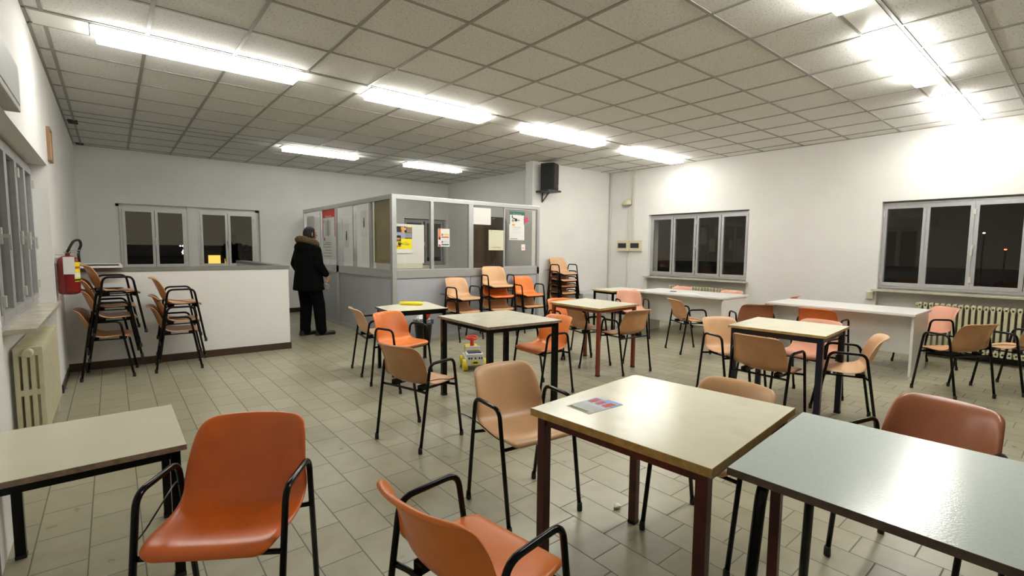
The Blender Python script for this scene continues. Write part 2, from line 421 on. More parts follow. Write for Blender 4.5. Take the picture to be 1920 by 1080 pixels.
# right wall: local x runs toward -Y ; y into +X
window('window_2', wm(XR+.08, W2[1], 0, -1, 1, 0), 1.975, .86, 2.04, [(.075, .46), (.555, .94), (1.035, 1.415), (1.51, 1.895)], m_alu, [.988])
window('window_3', wm(XR+.08, W3[1], 0, -1, 1, 0), 1.975, .86, 2.04, [(.05, .435), (.51, .90), (.985, 1.37), (1.46, 1.89)], m_alu, [.942])
window('window_1', wm(FW[0][0], YF+.07, 1, 0, 0, 1), 2.22, .95, 2.03, [(.125, .487), (.579, .942), (1.258, 1.623), (1.713, 2.083)], m_alu_w, [.533, 1.668], units=[(.045, 1.02), (1.175, 2.155)])
bm = bm_new(); box(bm, FW[0][0]+1.02, FW[0][0]+1.175, YF+.06, YF+.2, .94, 2.075); box(bm, FW[0][0], FW[0][0]+.045, YF+.09, YF+.2, .94, 2.075); box(bm, FW[0][1]-.065, FW[0][1], YF+.09, YF+.2, .94, 2.075); box(bm, FW[0][0], FW[0][1], YF+.09, YF+.2, 2.03, 2.075); struct('trim_3', bm, m_wall)
window('window_4', wm(FW[1][0], YF+.07, 1, 0, 0, 1), 1.17, .95, 2.06, [(.09, .50), (.64, 1.05)], m_alu, [.57])
window('window_5', wm(XL-.115, NY0, 0, 1, -1, 0), NY1-NY0, .86, 2.04, [(.06+.455*k, .06+.455*k+.36) for k in range(6)], m_alu, [.94, 1.85, 2.30])
for nm, a in (('window_2', W2), ('window_3', W3)):
    bm = bm_new(); box(bm, XR-.11, XR+.13, a[0]-.02, a[1]+.04, .818, .845, bev=.004); o = struct('trim_4' if nm == 'window_2' else 'trim_5', bm, m_marble)
bm = bm_new(); box(bm, XL-.13, XL+.03, 4.15, 6.10, .815, .845, bev=.004); struct('trim_6', bm, m_marble)
bm = bm_new(); box(bm, XL-.13, XL-.11, NY0, NY1, .84, .862); struct('trim_8', bm, m_alu)

# ------------------------------------------------------------------ low partition wall with return
bm = bm_new()
P0, P1 = Vector((XL, 6.95, 0)), Vector((1.80, 6.845, 0)); d = (P1-P0).normalized(); n_ = Vector((-d.y, d.x, 0))
def prism(bm, pts, z0, z1, mi=0):
    a = [bm.verts.new((p[0], p[1], z0)) for p in pts]; b = [bm.verts.new((p[0], p[1], z1)) for p in pts]
    fs = [bm.faces.new(list(reversed(a))), bm.faces.new(b)]
    for i in range(len(pts)):
        j = (i+1) % len(pts); fs.append(bm.faces.new((a[i], a[j], b[j], b[i])))
    for f in fs: f.material_index = mi
q = [P0, P1, Vector((1.80, 9.6, 0)), Vector((1.68, 9.6, 0)), P1+n_*.12-Vector((.12, 0, 0)), P0+n_*.12]
prism(bm, [(p.x, p.y) for p in q], 0, 1.073); struct('wall_low', bm, m_wall)
bm = bm_new(); o_ = .012
q2 = [P0-n_*o_, P1-n_*o_+Vector((o_, 0, 0)), Vector((1.80+o_, 9.6+o_, 0)), Vector((1.68-o_, 9.6+o_, 0)), P1+n_*(.12+o_)-Vector((.12+o_, 0, 0)), P0+n_*(.12+o_)]
prism(bm, [(p.x, p.y) for p in q2], 1.072, 1.115); struct('trim_7', bm, m_cap)
bm = bm_new(); q3 = [P0-n_*.012, P1-n_*.012+Vector((.012, 0, 0)), Vector((1.812, 9.6, 0)), Vector((1.80, 9.6, 0)), P1, P0]
prism(bm, [(p.x, p.y) for p in q3], 0, .085); struct('baseboard_low', bm, m_base_brown)

# ------------------------------------------------------------------ glazed booth
BX0, BX1, BY0, BY1, BZ = 3.035, 5.84, 6.312, 10.36, 2.11
bt = thing('glazed_booth', 'grey aluminium glazed office booth with half height metal panels', 'booth', (BX0, BY0, 0))
def bpart(name, m, boxes, parent=bt, bev=.0):
    bm = bm_new()
    for q in boxes: box(bm, q[0]-BX0, q[1]-BX0, q[2]-BY0, q[3]-BY0, q[4], q[5], bev=bev)
    return obj(name, bm, m, parent)
T_ = .05
def fx(x0, x1, z0, z1): return (x0, x1, BY0, BY0+T_, z0, z1)
def sx(y0, y1, z0, z1): return (BX0, BX0+T_, y0, y1, z0, z1)
bpart('corner_post', m_alu_b, [(BX0, BX0+.07, BY0, BY0+.07, 0, BZ)], bev=.006)
bpart('top_rail', m_alu_b, [fx(BX0+.07, BX1, 2.045, BZ), sx(BY0+.07, BY1, 2.045, BZ)], bev=.004)
bpart('middle_rail', m_alu_b, [fx(BX0+.07, BX1, .925, 1.05), sx(BY0+.07, BY1, .925, 1.05)], bev=.004)
bpart('bottom_rail', m_alu_b, [fx(BX0+.07, BX1, 0, .06), sx(BY0+.07, BY1, 0, .06)], bev=.003)
for x0, x1 in ((3.655, 3.705), (4.335, 4.42), (5.785, 5.84)): bpart('mullion', m_alu_b, [fx(x0, x1, .06 if x0 > 5 else 1.05, 2.045)], bev=.003)
for y0, y1, zz in ((7.06, 7.10, 1.05), (7.71, 7.75, 1.05), (8.41, 8.52, .06), (9.30, 9.34, 1.05), (10.30, 10.36, .06)): bpart('mullion', m_alu_b, [sx(y0, y1, zz, 2.045)], bev=.003)
bpart('sliding_sash', m_alu_b, [(5.05, 5.075, BY0+.02, BY0+.045, 1.05, 2.045), (5.075, 5.785, BY0+.02, BY0+.03, 2.02, 2.045), (5.075, 5.785, BY0+.02, BY0+.03, 1.05, 1.07)])
for x0, x1 in ((BX0+.07, 4.37), (4.38, 5.785)): bpart('lower_panel', m_panel, [(x0, x1, BY0+.015, BY0+.035, .06, .925)])
for y0, y1 in ((BY0+.07, 8.41), (8.52, 10.30)): bpart('lower_panel', m_panel, [(BX0+.015, BX0+.035, y0, y1, .06, .925)])
for x0, x1 in ((BX0+.07, 3.655), (3.705, 4.335), (4.42, 5.05), (5.075, 5.785)): bpart('glass_pane', m_glass_b, [(x0, x1, BY0+.024, BY0+.029, 1.05, 2.045)])
for y0, y1 in ((BY0+.07, 7.06), (7.10, 7.71), (7.75, 8.41), (8.52, 9.30), (9.34, 10.30)): bpart('glass_pane', m_glass_b, [(BX0+.024, BX0+.029, y0, y1, 1.05, 2.045)])
# things inside the booth
t = thing('wardrobe', 'dark brown wooden wardrobe seen through the booth glass', 'cupboard', (6.36, 8.62, 0))
bm = bm_new(); box(bm, -.28, .3, -.3, .3, 0, 2.04, bev=.004); obj('body', bm, m_wood_dk, t)
for s in (-1, 1):
    bm = bm_new(); box(bm, -.278 if s < 0 else .012, .008 if s < 0 else .298, -.318, -.3, .06, 2.0, bev=.003); dd = obj('door', bm, m_wood_dk, t)
    bm = bm_new(); box(bm, -.02 if s < 0 else .03, -.01 if s < 0 else .04, -.335, -.318, 1.0, 1.12); obj('handle', bm, m_chrome, dd)
add('tan_board', 'tan pinboard standing behind the booth side glass beside the corner post', 'board', m_tan, lambda bm: box(bm, 3.10, 3.13, 6.42, 7.05, 1.13, 2.06, bev=.004))
add('paper_sheet', 'white sheet at the foot of the tan board in the booth', 'paper', m_paper, lambda bm: box(bm, 3.10, 3.11, 6.45, 7.0, 1.04, 1.13))
t = thing('booth_desk', 'grey desk inside the booth behind the glass', 'desk', (4.3, 7.9, 0))
bm = bm_new(); box(bm, -.8, .8, -.35, .35, .70, .74, bev=.004); obj('desktop', bm, m_lgrey, t)
for x in (-.76, .76):
    bm = bm_new(); box(bm, x-.02, x+.02, -.33, .33, 0, .70); obj('side_panel', bm, m_lgrey, t)
t = thing('white_cupboard', 'tall white framed cupboard against the far wall inside the booth', 'cupboard', (3.50, 10.42, 0))
bm = bm_new(); box(bm, -.3, .3, -.2, .22, 0, 2.0, bev=.004); obj('body', bm, m_white_mel, t)
for s in (-1, 1):
    bm = bm_new(); box(bm, min(s*.005, s*.295), max(s*.005, s*.295), -.218, -.2, .05, 1.97, bev=.003); obj('door', bm, m_lgrey, t)

# posters: base sheet + printed patches, local (u right, v up) on the booth front (y) or side (x)
def poster(name, label, plane, u0, u1, v0, v1, base, patches, texts=(), cat='poster', off=.003, rot=0):
    t = thing(name, label, cat)
    if plane == 'y': fn = lambda u, v, d: (u, BY0+.024-off-d, v)
    else: fn = lambda u, v, d: (BX0+.024-off-d, u, v)
    uc, vc = (u0+u1)/2, (v0+v1)/2
    cs, sn = math.cos(rot), math.sin(rot)
    g = lambda u, v, d: fn(uc+(u-uc)*cs-(v-vc)*sn, vc+(u-uc)*sn+(v-vc)*cs, d)
    bm = bm_new()
    vs = [bm.verts.new(g(u, v, d)) for d in (0, .0012) for u, v in ((u0, v0), (u1, v0), (u1, v1), (u0, v1))]
    for q in ((0, 1, 2, 3), (4, 5, 6, 7), (0, 1, 5, 4), (1, 2, 6, 5), (2, 3, 7, 6), (3, 0, 4, 7)): bm.faces.new([vs[i] for i in q])
    obj('sheet', bm, base, t)
    mats = []; bm = bm_new()
    for k, (a, b, c, d, m) in enumerate(patches):
        if m not in mats: mats.append(m)
        A, B, Cc, D = u0+a*(u1-u0), u0+b*(u1-u0), v0+c*(v1-v0), v0+d*(v1-v0); e = .0016+.0003*k
        quad(bm, g(A, Cc, e), g(B, Cc, e), g(B, D, e), g(A, D, e), mats.index(m))
    if patches: obj('print', bm, mats, t)
    else: bm.free()
    for (txt, a, c, size, m) in texts:
        p = Vector(g(u0+a*(u1-u0), v0+c*(v1-v0), .0035+.0003*len(patches)))
        if plane == 'y': mm = Matrix(((1, 0, 0, p.x), (0, 0, -1, p.y), (0, 1, 0, p.z), (0, 0, 0, 1)))
        else: mm = Matrix(((0, 0, -1, p.x), (-1, 0, 0, p.y), (0, 1, 0, p.z), (0, 0, 0, 1)))
        text_mesh('lettering', txt, size*(v1-v0), m, t, mm)
    return t
def lines(x0, x1, ys, h, m): return [(x0, x1-(.1 if i % 3 == 2 else 0), y, y+h, m) for i, y in enumerate(ys)]
def hand_shape(m, cx, cy, s):
    r = [(cx-.045*s, cx+.045*s, cy-.10*s, cy+.02*s, m), (cx-.02*s, cx+.025*s, cy-.16*s, cy-.10*s, m)]
    for k, (dx, h) in enumerate(((-.042, .09), (-.018, .12), (.006, .125), (.030, .10))): r.append((cx+dx*s, cx+(dx+.014)*s, cy+.02*s, cy+(.02+h)*s, m))
    r.append((cx+.045*s, cx+.085*s, cy-.03*s, cy+.0*s, m)); return r
poster('notice_board', 'large plain white sheet behind the yellow poster on the booth glass', 'y', 3.11, 3.555, 1.14, 1.70, m_paper, [], off=-.006, cat='paper')
poster('paper_sheet', 'plain off-white sheet along the foot of the first booth pane', 'y', 3.11, 3.53, 1.065, 1.14, m_cream_paper, [], off=-.006, cat='paper')
pp = [(0, 1, .46, 1, m_blkp), (.50, .98, .50, .72, m_greyp), (.70, .98, .74, .95, m_edge_tan), (.52, .66, .84, .94, m_lgrey), (.12, .60, .46, .74, m_shirtp), (.04, .16, .50, .68, m_shirtp),
      (.36, .56, .70, .98, m_skinp), (.36, .42, .72, .86, m_edge_tan), (.78, .98, .96, 1, m_yel), (.62, .78, .96, 1, m_orgp), (0, .35, .34, .60, m_blkp), (.04, .3, .43, .49, m_orgp), (.09, .27, .385, .40, m_lgrey), (0, .35, .12, .14, m_redp), (0, .35, .10, .12, m_redp)]
pp += [(0.28-.095, .28+.075, .17, .26, m_blkp), (.24, .31, .115, .17, m_blkp)]+[(.20+.04*k, .225+.04*k, .26, .26+h, m_blkp) for k, h in enumerate((.05, .07, .065, .05))]+[(.34, .43, .22, .25, m_blkp)]
poster('campaign_poster', 'yellow and black poster of a man in a shirt above a black hand print', 'y', 3.082, 3.352, 1.345, 1.665, m_yel, pp,
       [('UNITI', .62, .30, .07, m_orgp), ('SI 2000', .63, .21, .11, m_edge_tan)])
poster('tear_off_strip', 'white strip of tear-off slips under the yellow poster', 'y', 3.085, 3.352, 1.285, 1.343, m_paper, [(.04+.06*k, .045+.06*k, 0, 1, m_lgrey) for k in range(16)], cat='paper')
poster('red_strip_flyer', 'small white flyer with a red left strip and coloured boxes', 'y', 3.785, 3.99, 1.385, 1.655, m_paper,
       [(.04, .22, .40, .98, m_redp), (.07, .19, .55, .95, m_orgp), (.07, .2, .38, .5, m_blkp), (.04, .22, .02, .12, m_redp), (.45, .92, .64, .71, m_yel), (.3, .42, .6, .72, m_edge_tan), (.28, .92, .50, .56, m_magp), (.45, .92, .24, .31, m_lblup), (.3, .42, .2, .32, m_magp), (.3, .92, .08, .15, m_grnp)])
poster('paper_sheet', 'blank white sheet hung at the top of the third booth pane', 'y', 4.43, 4.775, 1.745, 2.01, m_paper, [], cat='paper')
poster('cream_notice', 'cream printed notice in front of the dark wardrobe', 'y', 4.735, 5.045, 1.335, 1.665, m_cream_paper, [(.2, .8, .12, .15, m_orgp), (.3, .7, .18, .2, m_lgrey), (.35, .65, .90, .93, m_lgrey), (.1, .2, .93, .96, m_greyp)])
poster('green_topped_poster', 'white poster with green upper border on the right booth pane', 'y', 5.165, 5.50, 1.51, 1.99, m_paper,
       [(0, 1, .92, 1, m_grnp), (0, .04, .55, 1, m_grnp), (.96, 1, .55, 1, m_grnp), (.04, .96, .88, .93, m_grnp), (.15, .22, .76, .86, m_wood_dk), (.22, .36, .74, .78, m_wood_dk), (.15, .3, .64, .72, m_tan), (.35, .5, .66, .76, m_blkp), (.5, .68, .68, .72, m_greyp), (.18, .34, .50, .56, m_orgp)]
       + lines(.2, .75, [.24, .30, .36, .42, .45], .012, m_lgrey)+[(.06+.08*k, .11+.08*k, .035, .06, m_blkp) for k in range(6)], [('Per sognare di piu', .5, .905, .05, m_paper)])
poster('red_card', 'tilted crimson card taped beside the green topped poster', 'y', 5.49, 5.585, 1.815, 1.90, m_magp, [], cat='card', rot=.45)
poster('small_flyer', 'small white flyer with orange spot low on the right booth pane', 'y', 5.435, 5.52, 1.325, 1.44, m_paper, [(.3, .65, .35, .55, m_orgp), (.0, 1, 0, .1, m_redp)])
poster('red_topped_poster', 'large white poster with red border on the booth side glass beside the man', 'x', 8.60, 9.26, 1.14, 2.04, m_paper,
       [(.95, 1, .45, .92, m_redp), (0, .05, .45, .92, m_redp), (0, 1, .84, 1, m_redp), (.35, .75, .48, .78, m_lgrey), (.5, .58, .46, .80, m_greyp), (.8, .9, .38, .44, m_redp)]
       + lines(.3, .9, [.06, .12, .18, .24, .30, .335], .01, m_tan), [('K', .84, .76, .10, m_blkp), ('Per sognare di piu', .5, .865, .05, m_paper)])
poster('pine_flyer', 'narrow flyer with a small dark figure on the booth side, left of the two', 'x', 7.95, 8.20, 1.36, 1.74, m_paper, [(.35, .62, .35, .6, m_greyp), (.42, .56, .3, .72, m_blkp)])
poster('pine_flyer', 'narrow flyer with a small dark figure on the booth side, nearer the corner post', 'x', 7.22, 7.45, 1.55, 1.93, m_paper, [(.38, .62, .35, .6, m_greyp), (.44, .56, .3, .72, m_blkp)])

# ------------------------------------------------------------------ chairs
SH = {'orange': mat('orange_plastic', (.70, .145, .022), .30, var=.10, vscale=7, dirt=(.42, .075, .02), dscale=4),
      'bright': mat('bright_orange_plastic', (.80, .225, .045), .34, var=.06, vscale=7, spec=.4),
      'beige': mat('peach_beige_plastic', (.66, .395, .205), .38, var=.08, vscale=6, dirt=(.54, .31, .16), dscale=4),
      'brown': mat('shaded_beige_plastic', (.54, .275, .12), .38, var=.14, vscale=5, dirt=(.36, .165, .07), dscale=3),  # beige plastic again, darkened: shade on the chair backs put into the colour
      'rust': mat('rust_brown_plastic', (.36, .125, .055), .32, var=.10, vscale=6),
      'pink': mat('salmon_pink_plastic', (.68, .33, .22), .36, var=.06, vscale=6, dirt=(.58, .27, .17), dscale=4)}
def shell_mesh():
    prof = [(.172, .404, .150, 0, 0), (.175, .420, .172, 0, 0), (.158, .436, .188, .002, 0), (.115, .440, .198, .006, 0), (.05, .434, .203, .010, 0), (-.02, .424, .205, .016, 0),
            (-.08, .420, .205, .026, .004), (-.13, .430, .205, .034, .012), (-.163, .458, .205, .030, .030), (-.184, .50, .202, .016, .050), (-.203, .555, .197, .008, .060),
            (-.221, .610, .192, .003, .060), (-.238, .655, .187, .0, .056), (-.252, .687, .182, -.001, .050), (-.265, .706, .174, -.002, .042), (-.277, .716, .161, -.003, .034), (-.286, .7185, .150, -.004, .028)]
    NU = 12; bm = bm_new(); g = []
    for (y, z, hw, lift, fwd) in prof:
        row = []
        for i in range(NU+1):
            u = -1+2*i/NU; s = abs(u)**2.6
            row.append(bm.verts.new((hw*u*(1-.02*(1-abs(u))), y+fwd*s, z+lift*s)))
        g.append(row)
    for j in range(len(g)-1):
        for i in range(NU): bm.faces.new((g[j][i], g[j][i+1], g[j+1][i+1], g[j+1][i]))
    bmesh.ops.recalc_face_normals(bm, faces=bm.faces[:]); bm.normal_update()
    mid = g[4][NU//2]
    if mid.normal.z < 0:
        bmesh.ops.reverse_faces(bm, faces=bm.faces[:]); bm.normal_update()
    ctr = Vector((0, -.05, .5)); b = [v for v in bm.verts if v.is_boundary]; J = len(g)
    mp = {}
    for j in range(J):
        for i in range(NU+1):
            v = g[j][i]
            if v in mp or not v.is_boundary: continue
            out = Vector((0, 0, 0))
            if i == 0: out += Vector((-1, 0, 0))
            if i == NU: out += Vector((1, 0, 0))
            if j == 0: out += (g[0][i].co-g[1][i].co).normalized()
            if j == J-1: out += (g[-1][i].co-g[-2][i].co).normalized()
            mp[v] = (out.normalized(), v.normal.copy())
    ne = {v: bm.verts.new(v.co+o*.006-n*.012) for v, (o, n) in mp.items()}
    for e in [e for e in bm.edges if e.is_boundary and e.verts[0] in ne and e.verts[1] in ne]:
        a, c = e.verts; bm.faces.new((a, c, ne[c], ne[a]))
    return bm
def bake_shell():
    o = obj('seat_shell', shell_mesh(), SH['orange'])
    bm = bmesh.new(); bm.from_mesh(o.data); bm.to_mesh(o.data); bm.free()
    q = o.modifiers.new('k', 'SOLIDIFY'); q.thickness = .0045; q.offset = -1
    bake(o, subd=1); return o
sh0 = bake_shell(); shell_me = sh0.data; bpy.data.objects.remove(sh0)
def frame_bm(s):
    bm = bm_new(); X = .2265*s
    pts = fillet([(.218*s, .190, .014), (X*.985, .099, .588), (X*.995, -.134, .588), (.219*s, -.222, .014)], .05, 6)
    tube(bm, pts, .0108, 10); return bm
def cap_bm(s, y):
    bm = bm_new(); lathe(bm, [(.013, 0), (.0145, .004), (.0135, .03), (.0125, .042)], 10, (.218*s, y, 0)); return bm
def bar_bm(which):
    bm = bm_new(); z = .395
    if which == 'front': tube(bm, fillet([(.222, .127, z), (.16, .12, z-.004), (-.16, .12, z-.004), (-.222, .127, z)], .02), .009, 8); [box(bm, x-.02, x+.02, .08, .14, z, z+.034) for x in (-.13, .13)]
    else:
        tube(bm, fillet([(.222, -.163, z), (.16, -.15, z-.002), (-.16, -.15, z-.002), (-.222, -.163, z)], .02), .009, 8)
        for x in (-.13, .13): box(bm, x-.012, x+.012, -.15, .12, z-.006, z+.004); box(bm, x-.02, x+.02, -.14, -.08, z, z+.030)
    return bm
def hook_bm(s):
    bm = bm_new(); X = .23*s
    tube(bm, fillet([(X*.96, .135, .44), (X*.99, .06, .445), (X*1.05, -.06, .475), (X*1.14, -.17, .49), (X*1.18, -.22, .485), (X*1.1, -.24, .475), (X*1.0, -.17, .47)], .04, 5), .0028, 6)
    return bm
FR = {s: frame_bm(s) for s in (-1, 1)}
protos = {}
def proto(kind):
    if kind in protos: return protos[kind]
    t = thing('stacking_armchair', '', 'chair')
    me = shell_me.copy(); me.materials.clear(); me.materials.append(SH[kind])
    o = bpy.data.objects.new('seat_shell', me); C.objects.link(o); o.parent = t
    for s in (-1, 1):
        f = bpy.data.objects.new('side_frame', side_me[s]); C.objects.link(f); f.parent = t
        for y in (.191, -.223):
            c = bpy.data.objects.new('foot_cap', cap_me[(s, y)]); C.objects.link(c); c.parent = f
    for k in ('front', 'rear'):
        c = bpy.data.objects.new('cross_bar', bar_me[k]); C.objects.link(c); c.parent = t
    protos[kind] = t; t['_fresh'] = 1
    return t
def to_me(bm, name, m):
    me = bpy.data.meshes.new(name); bmesh.ops.recalc_face_normals(bm, faces=bm.faces[:]); bm.to_mesh(me); bm.free(); me.materials.append(m); return me
side_me = {s: to_me(FR[s], 'side_frame', m_black) for s in (-1, 1)}
cap_me = {(s, y): to_me(cap_bm(s, y), 'foot_cap', m_rubber) for s in (-1, 1) for y in (.191, -.223)}
bar_me = {k: to_me(bar_bm(k), 'cross_bar', m_black) for k in ('front', 'rear')}
hook_me = {s: to_me(hook_bm(s), 'link_hook', m_black) for s in (-1, 1)}
def chair(kind, x, y, deg, label, z=0, hook=0, group=None, tilt=0):
    t = proto(kind)
    if '_fresh' in t: del t['_fresh']
    else: t = copy_tree_nohook(t)
    t.location = (x, y, z); t.rotation_euler = (math.radians(tilt), 0, math.radians(deg)); t['label'] = label
    if 'group' in t: del t['group']
    if group: t['group'] = group
    if hook:
        h = bpy.data.objects.new('link_hook', hook_me[hook]); C.objects.link(h); h.parent = t
    return t
def copy_tree_nohook(o, parent=None):
    c = o.copy(); C.objects.link(c)
    if parent: c.parent = parent
    for ch in list(o.children):
        if not ch.name.startswith('link_hook'): copy_tree_nohook(ch, c)
    return c
G1 = 'armchairs standing around the tables'
chair('orange', .265, 1.816, 146.8, 'deep orange armchair in the left foreground, facing right beside the low table', hook=1, group=G1)
chair('bright', .818, 1.120, 278.1, 'bright orange armchair cut by the bottom edge, seen from behind and above', group=G1)
chair('beige', 1.634, 1.855, 173.3, 'peach armchair with wire hook at the corner of the cream table with leaflet', hook=1, group=G1)
chair('brown', 1.674, 3.042, 285.3, 'shaded peach armchair seen from behind, in front of the orange one at the black legged tables', hook=1, group=G1)
chair('bright', 2.181, 4.315, 195.9, 'bright orange armchair at the table with the yellow toy', group=G1)
chair('beige', 2.225, 5.035, 261.3, 'slim peach armchair in profile left of the orange one by the yellow toy table', group=G1)
chair('bright', 3.12, 3.336, 86.6, 'orange armchair facing left, on the right side of the grey square table', group=G1)
chair('brown', 4.36, 3.847, 251.8, 'shaded peach armchair tucked against the left side of the orange legged table', group=G1)
chair('brown', 4.433, 3.378, 354.3, 'shaded peach armchair with pale sticker mark, seen from behind at the orange legged table', group=G1)
chair('bright', 4.488, 4.27, 172.2, 'orange armchair mostly hidden behind the orange legged table', group=G1)
chair('pink', 6.244, 4.593, 144.7, 'salmon armchair between the orange legged table and the far white desk', group=G1)
chair('brown', 5.98, 3.462, 238, 'shaded peach armchair turned to the white desk under the smaller window', hook=1, group=G1)
chair('beige', 4.441, 2.112, 156.6, 'peach armchair at the left end of the navy legged table', group=G1)
chair('brown', 4.042, 1.637, 267.2, 'shaded peach armchair seen from behind in front of the navy legged table', group=G1)
chair('pink', 4.919, 1.66, 81.6, 'pink armchair pushed under the right side of the navy legged table', group=G1)
chair('beige', 4.50, 1.26, 20, 'peach armchair in side view at the near right corner of the navy legged table', group=G1)
chair('rust', 6.241, 2.773, 314.5, 'rusty brown armchair facing the left end of the near white desk', group=G1)
chair('orange', 6.40, 2.006, 268.5, 'deep orange armchair facing the middle of the near white desk', group=G1)
chair('brown', 6.251, .838, 329.5, 'shaded peach armchair seen from behind at the right end of the near white desk', group=G1)
chair('beige', 6.893, .494, 339.2, 'peach armchair cut by the right edge of the photo', hook=-1, group=G1)
chair('pink', 7.488, 1.275, 46.7, 'salmon armchair in front of the radiator under the large window', hook=1, group=G1)
chair('beige', 2.114, 1.10, 86.2, 'peach armchair behind the cream table with leaflet, only its backrest showing', group=G1)
chair('rust', 2.55, .428, 75.5, 'rusty brown armchair behind the pale blue table at the right edge', group=G1)
chair('pink', 7.63, 4.70, 92, 'salmon armchair behind the far white desk, left of the two backrests', group=G1)
chair('pink', 7.60, 3.80, 88, 'salmon armchair behind the far white desk, right of the two backrests', group=G1)
chair('orange', 7.62, 3.01, 5, 'orange armchair behind the left end of the near white desk', group=G1)
def stack(lst, G):
    for a in lst: chair(*a[:4], a[4], z=a[5], hook=(a[6] if len(a) > 6 else 0), group=G)
stack([('brown', -.045, 6.55, 265, 'lowest chair in the tall stack beside the fire extinguisher', 0),
       ('brown', .0, 6.50, 272, 'second chair from the floor in the stack beside the fire extinguisher', .20),
       ('brown', .0, 6.50, 270, 'third chair from the floor in the stack beside the fire extinguisher', .31),
       ('brown', .03, 6.50, 276, 'topmost chair in the stack beside the fire extinguisher', .455, 1)], 'chair stack by the fire extinguisher')
stack([('brown', .55, 6.53, 266, 'lowest chair of the three stacked against the middle of the low wall', 0),
       ('brown', .57, 6.50, 269, 'middle chair of the three stacked against the middle of the low wall', .115),
       ('brown', .58, 6.50, 269, 'top chair of the three stacked against the middle of the low wall', .305, 1)], 'chair stack at the low wall')
stack([('brown', 4.03, 6.0, 184, 'lower chair of the leftmost pair stacked against the booth', 0),
       ('beige', 4.032, 6.0, 184.4, 'upper peach chair of the leftmost pair stacked against the booth', .20, 1)], 'left chair stack at the booth')
stack([('brown', 4.68, 5.98, 168, 'bottom chair of the three high stack against the booth', .0),
       ('orange', 4.68, 5.98, 167, 'orange middle chair of the three high stack against the booth', .20),
       ('beige', 4.68, 6.0, 167.1, 'peach top chair of the three high stack against the booth', .36)], 'middle chair stack at the booth')
stack([('brown', 5.33, 6.0, 175, 'lower chair under the orange one in the right pair against the booth', 0),
       ('bright', 5.332, 6.0, 175, 'orange upper chair of the right pair stacked against the booth', .185, 1)], 'right chair stack at the booth')
stack([('brown', 6.60, 6.45, 175, 'lowest chair in the tall stack under the loudspeaker', 0),
       ('brown', 6.60, 6.45, 177, 'second chair from the floor in the stack under the loudspeaker', .12),
       ('rust', 6.60, 6.45, 174, 'middle chair in the tall stack under the loudspeaker', .25),
       ('pink', 6.61, 6.45, 176, 'chair just below the top of the stack under the loudspeaker', .36),
       ('beige', 6.618, 6.45, 176, 'topmost peach chair in the tall stack under the loudspeaker', .485, 1)], 'chair stack under the loudspeaker')

# ------------------------------------------------------------------ tables
def table(label, corners, h, top_m, edge_m, leg_m, th=.022, leg=.034, apron=.035, inset=.02, group='tables', round_legs=False):
    P = [Vector((*c, 0)) for c in corners]; c0 = sum(P, Vector())/4
    t = thing('table', label, 'table', (c0.x, c0.y, 0), 0, group); Q = [p-c0 for p in P]
    bm = bm_new(); a = [bm.verts.new((q.x, q.y, h-th)) for q in Q]; b = [bm.verts.new((q.x, q.y, h-.0015)) for q in Q]; c = [bm.verts.new((q.x*.9965, q.y*.9965, h)) for q in Q]
    bm.faces.new(c).material_index = 0; bm.faces.new(list(reversed(a))).material_index = 1
    for i in range(4):
        j = (i+1) % 4; bm.faces.new((a[i], a[j], b[j], b[i])).material_index = 1; bm.faces.new((b[i], b[j], c[j], c[i])).material_index = 1
    obj('tabletop', bm, [top_m, edge_m], t)
    I = []
    for i in range(4):
        e1 = (Q[i-1]-Q[i]).normalized(); e2 = (Q[(i+1) % 4]-Q[i]).normalized(); I.append(Q[i]+(e1+e2)*(inset+leg/2))
    if not round_legs:
        bm = bm_new()
        for i in range(4):
            p, q = I[i], I[(i+1) % 4]; dd = (q-p); an = math.atan2(dd.y, dd.x)
            mm = Matrix.Translation(((p.x+q.x)/2, (p.y+q.y)/2, h-th-apron/2)) @ Matrix.Rotation(an, 4, 'Z')
            box(bm, -dd.length/2+leg/2, dd.length/2-leg/2, -.0125, .0125, -apron/2, apron/2, mtx=mm)
        obj('frame', bm, leg_m, t)
        an = math.atan2((Q[1]-Q[0]).y, (Q[1]-Q[0]).x)
        for p in I:
            bm = bm_new(); mm = Matrix.Translation((p.x, p.y, 0)) @ Matrix.Rotation(an, 4, 'Z')
            box(bm, -leg/2, leg/2, -leg/2, leg/2, .012, h-th, bev=.004, mtx=mm); lg = obj('leg', bm, leg_m, t)
            bm = bm_new(); box(bm, -leg/2-.001, leg/2+.001, -leg/2-.001, leg/2+.001, 0, .016, mtx=mm); obj('foot_cap', bm, m_rubber, lg)
    return t, Q
GT = 'canteen tables'
table('low cream table against the left wall beside the deep orange armchair', [(-.40, 2.30), (.20, 2.30), (.20, 2.94), (-.40, 2.94)], .56, m_top_cream2, m_edge_tan, m_black, leg=.036, group=GT)
table('grey beige square table with chipped edge and thick black legs in the middle', [(2.268, 3.029), (3.031, 2.970), (3.083, 3.802), (2.288, 3.843)], .74, m_top_grey, m_edge_tan, m_black, leg=.045, group=GT)
table('small black edged table carrying the yellow toy', [(2.20, 4.62), (2.84, 4.54), (2.98, 5.28), (2.25, 5.13)], .70, m_top_cream2, m_black, m_black, leg=.034, th=.02, group=GT)
table('cream square table with orange red legs in the centre back', [(3.931, 3.307), (4.660, 3.337), (4.654, 4.147), (3.967, 4.094)], .74, m_top_cream2, m_edge_wood, m_orange_leg, leg=.036, group=GT)
t5, _ = table('pale cream table with dark navy legs and yellow edge on the right', [(4.013, 1.233), (4.726, 1.285), (4.691, 2.016), (3.97, 1.946)], .74, m_top_cream, m_edge_wood, m_navy_leg, leg=.042, th=.02, apron=.045, group=GT)
